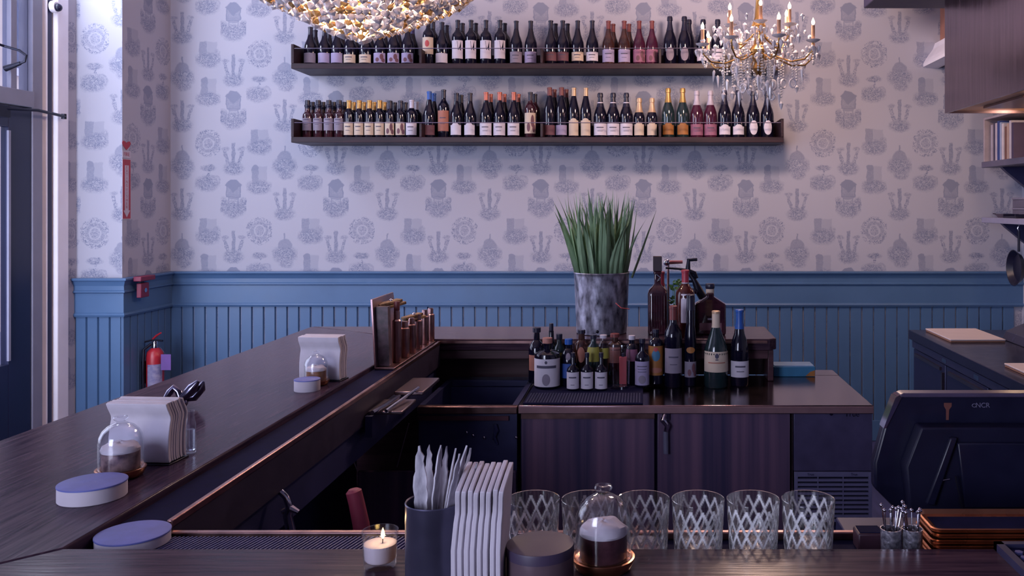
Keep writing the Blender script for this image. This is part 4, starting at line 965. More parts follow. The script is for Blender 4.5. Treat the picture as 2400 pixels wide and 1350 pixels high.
lg = MB().tube([tp_(2283+5*math.cos(2*PI*i/14), 950+4*math.sin(2*PI*i/14), -.0012) for i in range(14)], .0006, 5, closed=True).build('logo_ring', mat('logo_grey', '#6a6580', .5), TM)
text('logo_lettering', 'NCR', .013, mat('logo_grey', '#6a6580', .5), TM, tp_(2303, 950, -.0006), (R(90), 0, 0))
plate([(2212, 944), (2230, 944), (2230, 952), (2224, 960), (2223, 984), (2217, 984), (2217, 960), (2212, 952)], -.0012, -.0002).build('warning_sticker', mat('brown_sticker', '#6b3f3a', .5), TM)
MB().box(-.12, .12, .02, .16, 0, .02).build('stand_base', BLACKP, TM, bev=.004)
MB().box(-.05, .05, .032, .07, .02, .10).build('stand_neck', BLACKP, TM, bev=.004)
us = thing('underbar_shelf', 'dark steel shelf under the point-of-sale terminal', 'shelf', (.42, 1.50, 0))
MB().box(0, 1.0, .02, .42, Z0-.03, Z0-.0005).build('top', DARKIN, us, bev=.003)
for x in (.03, .97):
    for y in (.05, .39): MB().lathe([(.015, 0), (.015, Z0-.0305)], (x, y, .0002), 10).build('leg', IRON, us)
mb = MB()
bs = thing('brown_block', 'low dark brown block on the rail left of the pick cups', 'block', (px(2030, 1.44), 1.44, ZR+.0005))
MB().box(-.018, .026, -.02, .018, 0, .03).build('body', mat('brown_block_wood', '#3a2230', .45, var=.2), bs, bev=.003)
MB().box(-.014, .022, -.016, .014, .0301, .0315).build('pad', BLACK, bs)
# =================================================================== bottles and tools on the back counter
ZC = H_CNT+.0004
mt = thing('bottle_mat', 'black rubber mat under the small bitters bottles', 'bar mat', (px(1362, 3.2), 3.06, ZC))
MB().box(px(1225, 3.06)-mt.location.x, px(1507, 3.06)-mt.location.x, .0, .40, 0, .006).build('base', BLACK, mt, bev=.002)
m = MB()
for i in range(40):
    for j in range(14):
        m.box(px(1225, 3.06)-mt.location.x+.008+i*.0102, px(1225, 3.06)-mt.location.x+.0135+i*.0102, .008+j*.011, .0135+j*.011, .0060, .0078)
stuff(m.build('nubs', mat('mat_nubs', '#27274a', .6), mt, smooth=False))
ZM = ZC+.0082
def jar(u, Y, prof, glass, label, cat, parts, nm='bottle', z=ZM, seg=28, sq=None, group=None):
    t = thing(nm, label, cat, (px(u, Y), Y, z), 0, group)
    MB().lathe(prof, seg=seg, sq=sq).build('glass', GL[glass], t)
    for p in parts:
        k = p[0]
        if k == 'label': o = sleeve(prof, p[1], p[2], p[4] if len(p) > 4 else 1.15, .0008).build('label', LB[p[3]], t)
        elif k == 'print': sleeve(prof, p[1], p[2], p[4] if len(p) > 4 else .5, .0016).build('print', p[3], t)
        elif k == 'oval': oval(prof, p[1], p[2], p[4], .0018).build('print', p[3], t)
        elif k == 'cap': MB().lathe([(0, p[1]), (p[2], p[1]), (p[2], p[3]-.001), (p[2]-.001, p[3]), (0, p[3])], seg=20).build(p[5] if len(p) > 5 else 'cap', p[4], t)
    return t
CORK = mat('cork_copper', '#a8736a', .5, var=.2, scale=60)
BLK = CP['black']
jar(1283, 3.325, [(0, 0), (.045, 0), (.049, .004), (.049, .118), (.046, .128), (.030, .138), (.014, .143), (.013, .158), (.016, .160), (.016, .164), (.012, .166), (0, .166)], 'dark',
    'squat round black bottle with white animal label and copper stopper', 'bottle', [('label', .008, .112, 'white', 1.35), ('print', .078, .088, INK, .8), ('oval', .100, .006, INK, .1), ('oval', .035, .022, LB['grey'], .30), ('cap', .1662, .019, .186, CORK, 'stopper')], nm='squat_bottle')
for k, u in enumerate((1343, 1376, 1409)):
    jar(u, 3.275, [(0, 0), (.0215, 0), (.023, .003), (.023, .070), (.021, .080), (.010, .090), (.0075, .096), (.0075, .120), (.0065, .122), (0, .122)], 'dark',
        'small black dasher bottle with white label, %s of three at the front of the mat' % ['left', 'middle', 'right'][k], 'bottle',
        [('label', .006, .068, 'white', 1.3), ('print', .046, .051, INK, .6), ('print', .020, .022, INK, .3), ('cap', .1222, .0085, .138, BLK)], nm='dasher_bottle', group='dasher bottles on the mat')
jar(1333, 3.365, [(0, 0), (.030, 0), (.033, .004), (.033, .085), (.030, .110), (.022, .130), (.013, .140), (.012, .160), (0, .160)], 'dark',
    'round bottle with blue label and bright blue cap behind the dasher bottles', 'bottle', [('label', .03, .085, 'bluegold', 1.0), ('oval', .112, .014, LB['grey'], .3), ('cap', .155, .0155, .176, CP['blue'])], nm='round_bottle')
jar(1363, 3.408, [(0, 0), (.028, 0), (.030, .004), (.030, .12), (.026, .15), (.013, .165), (.012, .19), (0, .19)], 'bronze',
    'brown bottle with oval tan label behind the blue-capped bottle', 'bottle', [('oval', .112, .030, LB['tan'], .5), ('cap', .1902, .015, .205, BLK)], nm='round_bottle')
jar(1391, 3.345, [(0, 0), (.024, 0), (.026, .004), (.026, .135), (.022, .15), (.011, .163), (.010, .180), (0, .180)], 'green',
    'slim bottle with yellow-green label standing behind the middle dasher', 'bottle', [('label', .095, .15, 'yellow', 1.1), ('cap', .1802, .012, .195, BLK)], nm='slim_bottle')
jar(1414, 3.385, [(0, 0), (.022, 0), (.024, .004), (.024, .135), (.020, .15), (.011, .163), (.010, .176), (0, .176)], 'clear',
    'clear slim bottle with yellow label and white cap ring', 'bottle', [('label', .10, .14, 'yellow', 1.0), ('cap', .1762, .014, .188, CP['white'])], nm='slim_bottle')
# clear mixing glass with red bottle label seen through it
mg = thing('mixing_glass', 'clear tall mixing glass among the bitters bottles', 'glass', (px(1452, 3.30), 3.30, ZM))
MB().lathe([(0, 0), (.034, 0), (.038, .004), (.042, .150), (.0425, .155), (.0405, .155), (.0395, .148), (.0355, .012), (0, .010)], seg=36).build('glass', CLEAR, mg)
rp_ = thing('swizzle_sachet', 'red label sachet standing inside the clear mixing glass', 'sachet', (px(1460, 3.30), 3.312, ZM+.0115))
MB().box(-.014, .014, -.004, .004, 0, .105).build('card', LB['red'], rp_, bev=.002)
MB().lathe([(0, .1052), (.006, .1052), (.006, .118), (0, .118)], seg=12).build('cap', BLK, rp_)
jar(1505, 3.335, [(0, 0), (.025, 0), (.0275, .003), (.0275, .105), (.025, .118), (.012, .130), (.010, .136), (.010, .165), (0, .165)], 'dark',
    'black bottle with grey-lilac label at the right edge of the mat', 'bottle', [('label', .008, .098, 'lilac', 1.3), ('print', .078, .081, INK, .7), ('print', .068, .070, INK, .6), ('print', .058, .060, INK, .6), ('oval', .03, .016, LB['grey'], .5), ('cap', .1652, .012, .182, BLK)], nm='dasher_bottle')
jar(1481, 3.385, [(0, 0), (.024, 0), (.026, .003), (.026, .125), (.022, .145), (.011, .155), (.010, .17), (0, .17)], 'dark',
    'dark bottle with white cap and small pinkish label behind the mixing glass', 'bottle', [('label', .09, .135, 'pink', 1.0), ('cap', .1702, .013, .186, CP['white'])], nm='dasher_bottle')
jar(1258, 3.41, [(0, 0), (.030, 0), (.032, .003), (.032, .13), (.026, .15), (.012, .165), (.011, .195), (0, .195)], 'dark',
    'dark bottle with round black stopper behind the squat bottle', 'bottle', [('label', .05, .11, 'tan', 1.0), ('cap', .1952, .016, .213, BLK, 'stopper')], nm='round_bottle')
jar(1311, 3.40, [(0, 0), (.022, 0), (.024, .003), (.024, .12), (.020, .14), (.011, .152), (.010, .17), (0, .17)], 'green',
    'green bottle between the squat bottle and the blue cap', 'bottle', [('label', .06, .12, 'yellow', .8), ('cap', .1702, .012, .190, BLK)], nm='slim_bottle')
jar(1292, 3.418, [(0, 0), (.020, 0), (.022, .003), (.022, .13), (.018, .15), (.011, .162), (.010, .20), (0, .20)], 'dark',
    'dark bottle with tall pourer behind the blue-capped bottle', 'bottle', [('label', .07, .13, 'teal', .8), ('cap', .2002, .0085, .228, BLK, 'pourer')], nm='slim_bottle')
jar(1441, 3.408, [(0, 0), (.028, 0), (.030, .003), (.030, .13), (.026, .15), (.013, .160), (.012, .176), (0, .176)], 'bronze',
    'brown bottle with dark red cap behind the mixing glass', 'bottle', [('label', .08, .14, 'tan', .8), ('cap', .1762, .018, .190, CP['redbrown'])], nm='round_bottle')
o_ = jar(1537, 3.39, [(0, 0), (.026, 0), (.029, .003), (.029, .150), (.026, .165), (.012, .178), (.011, .195), (0, .195)], 'dark',
    'bottle with colourful orange and blue label left of the tall dark bottle', 'bottle', [('label', .035, .148, 'orange', 1.3), ('oval', .112, .022, LB['teal'], .55), ('oval', .055, .010, LB['tan'], .9), ('oval', .135, .008, LB['red'], .3), ('cap', .1952, .013, .21, BLK)], nm='round_bottle')
def wineb(u, Y, top, kind, glass, lab, cap, label, lz, z=ZC, r=.037, half=1.2, style='plain', capl=.055, cat='bottle', nm='spirit_bottle'):
    return bottle(kind, pz(top, Y)-z, r, glass, lab, cap, (px(u, Y), Y, z), label, None, lz, half, capl, style, seg=28, nm=nm, cat=cat)
wineb(1578, 3.375, 716, 'bordeaux', 'dark', 'grey', 'redbrown', 'tall dark bottle with grey banded label left of the slim one', (.055, .150), r=.0345)
b_ = wineb(1618, 3.39, 690, 'hock', 'dark', 'grey', 'black', 'slim dark bottle with orange medallion and white neck rings', (.035, .095), r=.0235, style='blotch', capl=.06)
oval(bprof('hock', pz(690, 3.39)-ZC, .0235), .140, .012, .7, .002).build('medallion', LB['orange'], b_)
for z_ in (.228, .24): neckband(b_, .0136, z_, z_+.005, LB['white'])
# cream-label bottle with long cream neck strip
cb = wineb(1678, 3.37, 728, 'burgundy', 'green', 'cream', 'palegold', 'wide bottle with cream label, gold print and pale neck wrap', (.062, .140), r=.046, half=1.35, capl=.010, style='none')
pr_ = bprof('burgundy', round(pz(728, 3.37)-ZC, 3), .046)
MB().lathe([(.0175, .222), (.0155, .24), (.0155, .283), (.0145, .284)], seg=20, cap=False).build('neck_wrap', LB['cream'], cb)
oval(pr_, .124, .010, .16, .0012).build('emblem', INK, cb)
sleeve(pr_, .096, .100, .75, .0012).build('print', LB['tan'], cb)
sleeve(pr_, .108, .112, .12, .0012).build('print', INK, cb)
wineb(1733, 3.395, 725, 'burgundy', 'dark', 'white', 'blue', 'black wine bottle with bright blue capsule and white label', (.036, .098), r=.0365, capl=.075, cat='wine bottle', nm='wine_bottle')
# on the raised rear bar
ZB = H_BAR+.0003
sqb = jar(1541, 3.60, [(0, 0), (.036, 0), (.040, .004), (.0405, .165), (.036, .180), (.020, .196), (.0135, .205), (.0135, .245), (.017, .247), (.017, .255), (.013, .257), (0, .257)], 'brown',
    'tall square brown ribbed bottle with dark block stopper on the rear bar', 'bottle', [], nm='square_bottle', z=ZB, sq=6, seg=48)
for k in range(7): MB().tube([(-.030+k*.010, -.0412, .012), (-.030+k*.010, -.0412, .160)], .0022, 6).build('rib', GL['brown'], sqb)
MB().box(-.018, .018, -.018, .018, .2572, .318).build('stopper', mat('dark_wood_stopper', '#2f1d2a', .5, var=.2), sqb, bev=.002)
MB().tube([(-.0,  -.018, .215), (.010, -.019, .232), (-.006, -.019, .245)], .004, 6).build('wire', CHROME, sqb)
b_ = wineb(1606, 3.515, 632, 'bordeaux', 'amber', 'white', 'red', 'amber spirit bottle with red capsule and white slanting label', (.06, .175), z=ZB, r=.0385, half=.5, style='none', capl=.05)
neckband(b_, .0142, .195, .218, LB['white'])
wineb(1549, 3.70, 636, 'bordeaux', 'brown', None, 'red', 'dark bottle with red capsule behind the square brown bottle', (.06, .1), z=ZB, r=.030, capl=.06)
dec = thing('decanter_bottle', 'broad dark decanter bottle with sloping shoulders and black stopper', 'bottle', (px(1664, 3.58), 3.58, ZB))
kd = 3.58/F_PX
hp = [(-.062, .0), (.062, .0), (.063, .012), (.063, .120), (.058, .128), (.022, .150), (.015, .156), (.015, .172), (-.015, .172), (-.015, .156), (-.022, .150), (-.058, .128), (-.063, .120), (-.063, .012)]
MB().prism(hp, 'y', -.030, .030).build('glass', GL['brown'], dec, bev=.006)
EDG = mat('edge_glint_paint', '#a79cac', .4)  # pale strips imitate light catching the decanter's shoulder edges
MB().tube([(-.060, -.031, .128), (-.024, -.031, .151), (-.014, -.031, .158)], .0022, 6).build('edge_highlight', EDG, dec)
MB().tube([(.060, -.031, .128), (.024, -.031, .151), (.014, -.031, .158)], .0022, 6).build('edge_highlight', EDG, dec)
MB().lathe([(.0162, .166), (.0168, .178), (.0162, .186), (0, .186)], seg=20).build('collar', LB['cream'], dec)
MB().lathe([(0, .1862), (.017, .1862), (.019, .190), (.019, .203), (.017, .207), (0, .207)], seg=24).build('stopper', BLK, dec)
MB().box(-.045, .045, -.0318, -.0304, .02, .05).build('label', LB['rosewood'], dec)
MB().box(-.012, .02, -.0318, -.0304, .062, .070).build('print', LB['grey'], dec)
# black cast-iron bar tap / press
ps = thing('citrus_press', 'black cast-iron citrus press with lever arms on the rear bar', 'press', (px(1640, 3.72), 3.72, ZB))
kp = 3.72/F_PX
def pp(u, v, dy=0): return ((u-1640)*kp, dy, pz(v, 3.72)-ZB)
MB().lathe([(0, 0), (.05, 0), (.05, .01), (.02, .018), (0, .018)], seg=28).build('base', IRON, ps)
MB().tube([pp(1666, 764), pp(1662, 730), pp(1650, 702), pp(1636, 678), pp(1626, 655), pp(1615, 640)], [.016, .014, .018, .018, .010, .009], 12).build('column', IRON, ps)
MB().tube([pp(1560, 628), pp(1590, 630), pp(1615, 634), pp(1628, 640), pp(1634, 652)], [.004, .005, .008, .009, .006], 10).build('spout', IRON, ps)
MB().tube([pp(1612, 634), pp(1613, 620), pp(1614, 606)], [.012, .009, .006], 10).build('lever_stem', IRON, ps)
MB().tube([pp(1610, 610), pp(1634, 608)], [.006, .007], 10).build('lever_handle', IRON, ps)
MB().tube([pp(1604, 660), pp(1625, 659), pp(1634, 668), pp(1638, 680)], [.005, .006, .008, .010], 10).build('guard', IRON, ps)
MB().lathe([(.001, 0), (.018, .004), (.024, .018), (.022, .022), (.001, .022)], (pp(1624, 690)[0], 0, pp(1624, 690)[2]), 18).build('bowl', IRON, ps)
MB().tube([pp(1620, 676, -.02), pp(1634, 684, -.02)], .005, 8).build('bolt', CHROME, ps)
ct = thing('copper_tap', 'copper cross handle on a thin post beside the square bottle', 'tap', (px(1566, 3.76), 3.76, ZB))
kq = 3.74/F_PX
MB().lathe([(0, 0), (.022, 0), (.022, .006), (.006, .010), (.005, .275), (0, .275)], seg=14).build('post', COPPERD, ct)
MB().tube([(-.004, 0, .282), (.062, 0, .284)], [.009, .007], 10).build('handle', mat('rosy_copper', '#a5656a', .3, metal=.6), ct)
MB().sphere((-.006, 0, .282), .015, 12, 8).build('hub', CHROME, ct)
# mint bunch in a small cup
mi = thing('mint_bunch', 'small bunch of green mint in a cup between the bottles', 'herbs', (px(1585, 3.63), 3.63, ZB))
MB().lathe([(0, 0), (.022, 0), (.026, .10), (.024, .10), (.020, .004), (0, .003)], seg=20).build('cup', IRON, mi)
MINT = mat('mint_leaf', '#3f6b38', .5, var=.4, col2='#7fa553')
rnd = random.Random(5); lf = MB().add([(0, 0, 0), (.008, .010, .002), (.0, .024, -.002), (-.008, .010, .002), (0, .011, -.002)], [(0, 1, 4), (1, 2, 4), (2, 3, 4), (3, 0, 4)]).mesh('leaf', MINT, smooth=False)
for k in range(46):
    a = rnd.uniform(0, 2*PI); zz = rnd.uniform(.09, .215); rr = rnd.uniform(.002, .022)
    link('leaf', lf, mi, (rr*math.cos(a), rr*math.sin(a), zz), (rnd.uniform(-1.0, 1.0), rnd.uniform(-.9, .9), a-PI/2), rnd.uniform(.8, 1.3))
for k in range(6):
    a = k*1.05; MB().tube([(.008*math.cos(a), .008*math.sin(a), .02), (.014*math.cos(a), .014*math.sin(a), .19)], .0012, 5).build('stem', MINT, mi)
# potted agave
Yq = 3.63; pot = thing('potted_agave', 'spiky green plant in a mottled zinc pot on the rear bar', 'potted plant', (px(1410, Yq), Yq, ZB))
MB().lathe([(0, 0), (.100, 0), (.104, .003), (.114, .235), (.1155, .246), (.117, .249), (.1155, .252), (.113, .250), (.112, .235), (.102, .05), (0, .05)], seg=56).build('pot', GALV, pot)
MB().lathe([(0, .225), (.1115, .225), (.1118, .228), (0, .236)], seg=36).build('soil', mat('soil', '#2a2230', .9, var=.3, scale=60, bump=.4), pot)
MB().sphere((-.012, -.1035, .018), .007, 10, 8).build('drain_hole', IRON, pot)
def spike(L_, w0, bend, tw):
    n = 9; m = MB(); vv = []
    for i in range(n+1):
        f = i/n; wv = w0*(1-f**1.6)*(.75+.6*f*(1-f)*2)+.0003; x = bend*f*f; z = L_*f*(1-.25*abs(bend)*f)
        a = tw*f; ca, sa = math.cos(a), math.sin(a); th = wv*.32
        for (dx, dy) in ((-wv, th), (0, -th*.7), (wv, th), (0, th*1.3)): vv.append((x+dx*ca*1.0, dy+dx*sa, z))
    ff = [(i*4+k, i*4+(k+1) % 4, (i+1)*4+(k+1) % 4, (i+1)*4+k) for i in range(n) for k in range(4)]+[(3, 2, 1, 0), tuple(n*4+k for k in range(4))]
    return m.add(vv, ff)
rnd = random.Random(11); sp = [spike(.37, .0150, .04, .8).mesh('leaf', LEAF), spike(.34, .0170, .02, -.6).mesh('leaf', LEAF), spike(.35, .0120, .06, 1.1).mesh('leaf', LEAF)]
for k in range(120):
    a = rnd.uniform(0, 2*PI); q = math.sqrt(rnd.uniform(0, 1)); rr = .098*q; lean = R(1+9*q+rnd.uniform(-4, 5)); 
    s = rnd.uniform(.62, 1.08)*(1.0-.06*q)
    o = link('leaf', sp[k % 3], pot, (rr*math.cos(a), rr*math.sin(a), .228), (0, 0, 0), (1.0, 1.0, s))
    o.rotation_euler = (Matrix.Rotation(a, 4, 'Z') @ Matrix.Rotation(lean, 4, 'Y') @ Matrix.Rotation(rnd.uniform(0, 6.28), 4, 'Z')).to_euler()
for (u, v) in ((1541, 492), (1331, 505), (1338, 480), (1387, 440), (1452, 448)):
    e = P(u, v, Yq)-Vector((px(1410, Yq), Yq, ZB)); b = Vector((e.x*.55 if abs(e.x) > .15 else e.x*.6, -.02, .228)); d = e-b
    o = link('leaf', sp[1], pot, b, (0, 0, 0), (1, 1, d.length/.34)); o.rotation_euler = d.to_track_quat('Z', 'Y').to_euler()
MB().tube([(.062, -.117, .135), (.085, -.14, .118), (.118, -.125, .112)], .0016, 6).build('red_tie', RED, pot)
# blue cardboard box at the counter end
bx_ = thing('blue_box', 'turquoise cardboard box with orange corner at the counter end', 'box', (px(1862, 3.56), 3.61, ZC))
MB().box(-.085, .085, -.05, .05, 0, .040).build('carton', mat('turquoise_card', '#2f6f96', .6, var=.12), bx_, bev=.002)
MB().prism([(.045, .002), (.083, .002), (.083, .026), (.064, .020)], 'y', -.0512, -.0502).build('print', LB['orange'], bx_)
MB().box(-.08, .08, -.045, .045, .0402, .044).build('flap', mat('turquoise_card_pale', '#6f8fb4', .6), bx_)

# copper cocktail-tool caddy on the left rail
cd = thing('cocktail_caddy', 'copper caddy of cocktail tubes standing on the far left rail', 'caddy', (-.855, 2.88, ZRL+.0003))
MB().box(-.034, .034, 0, .62, 0, .008).build('tray', COPPERD, cd, bev=.002)
MB().add([(-.034, .0, .008), (-.028, .0, .008), (-.040, .0, .232), (-.047, .0, .232), (-.034, .30, .008), (-.028, .30, .008), (-.040, .24, .232), (-.047, .24, .232)],
         [(0, 1, 2, 3), (5, 4, 7, 6), (1, 5, 6, 2), (4, 0, 3, 7), (3, 2, 6, 7), (4, 5, 1, 0)]).build('side_plate', mat('rose_copper_plate', '#a88a90', .3, metal=.8, var=.1), cd, bev=.001)
MB().add([(-.027, .02, .009), (.010, .02, .009), (.004, .02, .205), (-.038, .02, .205), (-.027, .05, .009), (.010, .05, .009), (.004, .05, .205), (-.038, .05, .205)],
         [(0, 1, 2, 3), (5, 4, 7, 6), (1, 5, 6, 2), (4, 0, 3, 7), (3, 2, 6, 7), (4, 5, 1, 0)]).build('dark_card', mat('dark_menu_card', '#3a2a38', .5, var=.5, scale=40, col2='#6a5560'), cd)
for k, (y, h, r) in enumerate(((.10, .175, .015), (.20, .125, .016), (.29, .125, .016), (.38, .128, .0155), (.48, .132, .016), (.57, .128, .0155))):
    MB().lathe([(0, 0), (r*.9, 0), (r, .004), (r, h*.8), (r*.7, h*.83), (r*.7, h*.97), (r*.6, h), (0, h)], (.012, y, .0085), 18).build('tube', COPPERD, cd, label='copper cocktail tube')
MB().lathe([(0, 0), (.010, 0), (.010, .03), (0, .03)], (.012, .10, .184), 14).build('red_cap', CP['redbrown'], cd)
def clip(base, tip, wd):
    o0_ = cd.location; b = Vector(base)-o0_; e = Vector(tip)-o0_; d = e-b; q = d.to_track_quat('Y', 'Z').to_matrix().to_4x4()
    j = MB().box(-wd/2, wd/2, 0, d.length, 0, .010).xf(Matrix.Translation(b) @ q).build('wooden_clip', mat('carved_wood', '#6a4a3c', .6, var=.5, scale=60, col2='#a3805c'), cd, bev=.002, label='carved wooden clip')
    MB().box(-wd/2, wd/2, -.004, d.length*.86, .012, .022).xf(Matrix.Translation(b) @ q).build('jaw', mat('carved_wood', '#6a4a3c'), j, bev=.002)
    MB().sphere(b+d*.5+Vector((0, 0, .022)), .007, 10, 8).build('spring', CHROME, j)
clip(P(886, 728, 2.95), P(946, 712, 3.05), .03)
clip(P(948, 757, 3.2), P(992, 744, 3.3), .026)

# =================================================================== right: prep counter, boards, shelves, books
XK = 1.50; pc = thing('prep_counter', 'long dark refrigerated prep counter at the right wall', 'counter', (XK, 3.0, 0))
KD = mat('dark_prep_steel', '#2b2c4c', .32, metal=.45, var=.12, scale=8)
MB().box(-.02, 1.0, 0, 1.90, H_CNT-.05, H_CNT).build('worktop', mat('prep_top_steel', '#35344f', .22, metal=.6, var=.12), pc, bev=.004)
MB().box(0.02, .98, .02, 1.88, .10, H_CNT-.051).build('body', KD, pc)
for (a, b) in ((1.36, 1.87), (.82, 1.345), (.28, .805)):
    d = MB().box(.0, .0195, a, b, .14, H_CNT-.10).build('door', KD, pc, bev=.003)
    MB().box(-.012, .0, a+.012, a+.03, .3, H_CNT-.14).build('door_edge', STEEL, d)
    MB().box(-.012, -.0005, a+.05, b-.05, H_CNT-.135, H_CNT-.118).build('handle', STEEL, d)
MB().box(-.008, .0195, .28, 1.87, H_CNT-.092, H_CNT-.056).build('control_strip', mat('control_strip', '#3a3a58', .35, metal=.5), pc)
for y in (.9, 1.32): MB().box(-.0095, -.0081, y, y+.06, H_CNT-.085, H_CNT-.065).build('badge', CHROME, pc)
MB().prism([(.36, H_CNT+.0005), (.98, H_CNT+.0005), (.98, H_CNT+.22), (.80, H_CNT+.22), (.38, H_CNT+.045)], 'y', .25, 1.55).build('raised_lid', mat('lid_steel', '#3a3852', .25, metal=.6, var=.1), pc, bev=.004)
MB().tube([(.47, .9, H_CNT+.100), (.47, 1.0, H_CNT+.125), (.47, 1.1, H_CNT+.100)], .006, 8).build('lid_handle', CHROME, pc)
MB().tube([(.47, .4, H_CNT+.100), (.47, .5, H_CNT+.125), (.47, .6, H_CNT+.100)], .006, 8).build('lid_handle', CHROME, pc)
for x in (.08, .92):
    for y in (.1, 1.8): MB().lathe([(.02, 0), (.02, .099)], (x, y, .0005), 10).build('foot', IRON, pc)
BOARD = mat('cutting_board_maple', '#c6b8bc', .55, var=.08, scale=5, stretch=(1, 10, 1))
BEDGE = mat('cutting_board_edge', '#8d6656', .6, var=.1)
for (x0, x1, y0, y1, lab) in ((1.555, 1.835, 4.44, 4.84, 'pale wooden cutting board at the far end of the prep counter'), (1.555, 1.835, 3.34, 3.78, 'pale wooden cutting board nearer on the prep counter, cut by the frame')):
    cbd = thing('cutting_board', lab, 'cutting board', (x0, y0, H_CNT+.0006))
    MB().box(0, x1-x0, 0, y1-y0, .009, .016).build('board', BOARD, cbd, bev=.002)
    MB().box(.002, x1-x0-.002, .002, y1-y0-.002, 0, .0088).build('lower_layer', BEDGE, cbd, bev=.001)
# wall shelves at the right wall
XS = 2.205
SH = mat('grey_shelf_laminate', '#5b566c', .45, var=.12)
def rshelf(z, th, label, yfar=5.72, ynear=3.6, m=SH):
    t = thing('side_shelf', label, 'shelf', (XS, yfar, z-th))
    MB().box(0, X_RIGHT-.002-XS, -(yfar-ynear), 0, 0, th).build('board', m, t, bev=.003)
    for y in (-.12, -1.4):
        MB().prism([(X_RIGHT-.002-XS, -.0005), (.07, -.0005), (.10, -.03), (X_RIGHT-.002-XS, -.24)], 'y', y-.04, y).build('bracket', mat('bracket_steel', '#34345a', .4, metal=.3), t)
    return t
zs1 = pz(380, 5.72); zs2 = pz(509, 5.72)
rshelf(zs1, .038, 'grey shelf of books on the right wall, the higher one')
rshelf(zs2, .036, 'pale grey shelf on the right wall below the books', m=mat('pale_shelf_laminate', '#8886a0', .45, var=.08))
bc = thing('book_rack', 'open pale wooden rack framing the books on the right shelf', 'rack', (XS+.004, 5.70, zs1+.0003))
RK = mat('rack_pale_wood', '#9a8d96', .6, var=.12)
MB().box(0, .30, -.018, .0, 0, .285).build('end_panel', RK, bc, bev=.002)
MB().box(0, .30, -.66, -.018, .270, .285).build('top_panel', RK, bc, bev=.002)
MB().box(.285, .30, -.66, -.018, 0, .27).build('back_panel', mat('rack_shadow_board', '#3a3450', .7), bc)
y = 5.64
for k, (th, h, col, cw) in enumerate(((.028, .235, '#a49aa8', 'pale grey'), (.022, .245, '#37334f', 'dark slate'), (.030, .240, '#b5aab4', 'cream'), (.034, .250, '#2c3f7c', 'navy blue'), (.026, .238, '#8d99b8', 'light blue'), (.032, .228, '#c0b6bd', 'white'),
                                    (.026, .205, '#6a4640', 'brown'), (.034, .222, '#a48a80', 'tan'), (.030, .236, '#b9aeb8', 'off-white'), (.028, .22, '#4a3b58', 'plum'))):
    bk = thing('book', '%s book standing on the right shelf, %s from the far end' % (cw, ORD[k]), 'book', (XS+.03, y, zs1+.0003), 0, 'books on the right wall shelf')
    cm = mat('book_cover_%s' % cw.replace(' ', '_'), col, .6, var=.1)
    MB().box(0, .17, -.0025, 0, 0, h).box(0, .17, -th, -th+.0025, 0, h).box(0, .0025, -th+.0025, -.0025, 0, h).build('cover', cm, bk)
    MB().box(.003, .165, -th+.003, -.003, .003, h-.004).build('pages', WHITE, bk)
    y -= th+.0035+(.012 if k in (0, 5) else 0)
# things on the lower right shelf
sd = thing('steel_dish', 'low shiny steel dish on the lower right shelf', 'dish', (XS+.06, 5.52, zs2+.0003))
MB().lathe([(0, 0), (.03, 0), (.052, .022), (.055, .024), (.050, .023), (.028, .004), (0, .004)], seg=28).build('dish', CHROME, sd)
MB().tube([(-.04, 0, .021), (-.07, -.01, .025)], .004, 6).build('handle', CHROME, sd)
for k in range(2):
    bkx = thing('storage_box', ['grey lidded storage box on the lower right shelf, under another', 'grey lidded storage box on top of the lower right stack'][k], 'box', (XS+.17, 5.45, zs2+.0003+k*.0625), 0, 'storage boxes on the right shelf')
    MB().box(-.06, .14, -.5, .05, 0, .05).build('body', mat('grey_box_card', '#5e596c', .6, var=.1), bkx, bev=.003)
    MB().box(-.063, .143, -.503, .053, .0502, .062).build('lid', mat('grey_box_lid', '#777286', .6, var=.1), bkx, bev=.002)
dt = thing('black_tray', 'flat black tray lying beside the steel dish', 'tray', (XS+.05, 5.30, zs2+.0003))
MB().box(-.045, .05, -.09, .09, 0, .010).build('base', BLACKP, dt, bev=.003)
MB().box(-.045, .05, -.09, -.082, .0102, .024).box(-.045, .05, .082, .09, .0102, .024).build('rim', BLACKP, dt)
hk = thing('hanging_pan', 'round black pan hanging below the lower right shelf', 'pan', (XS+.12, 5.42, zs2-.31))
MB().lathe([(0, 0), (.085, 0), (.11, .035), (.113, .037), (.108, .037), (.083, .005), (0, .005)], seg=32).xf(Matrix.Rotation(R(-90), 4, 'Y')).build('body', BLACKP, hk)
MB().tube([(-.004, 0, .10), (-.004, 0, .23)], .008, 8).build('handle', IRON, hk)
MB().tube([(-.004, 0, .225), (-.012, 0, .245), (.0, 0, .272)], .003, 6).build('hook', CHROME, hk)

# =================================================================== left alcove: extinguisher, sign, alarm
fe = thing('fire_extinguisher', 'red fire extinguisher with white label hanging in the dark alcove', 'fire extinguisher', (X_ALC+.085, 5.60, .36))
MB().lathe([(0, 0), (.048, 0), (.052, .006), (.052, .27), (.046, .30), (.028, .32), (.018, .325), (0, .325)], seg=28).build('cylinder', RED, fe)
MB().lathe([(.0528, .06), (.0528, .225)], seg=16, a0=-2.0, a1=-.2).build('label', mat('extinguisher_label', '#a9a2c0', .6, var=.3, scale=50, col2='#6a6692'), fe)
MB().lathe([(0, .3252), (.018, .3252), (.018, .36), (.012, .37), (0, .37)], seg=16).build('valve', CHROME, fe)
MB().tube([(-.02, -.005, .372), (.02, -.02, .405), (.055, -.03, .425)], [.006, .007, .005], 8).build('handle', RED, fe)
MB().tube([(-.055, -.02, .365), (-.01, -.01, .378), (.06, -.02, .372)], .006, 8).build('lever', IRON, fe)
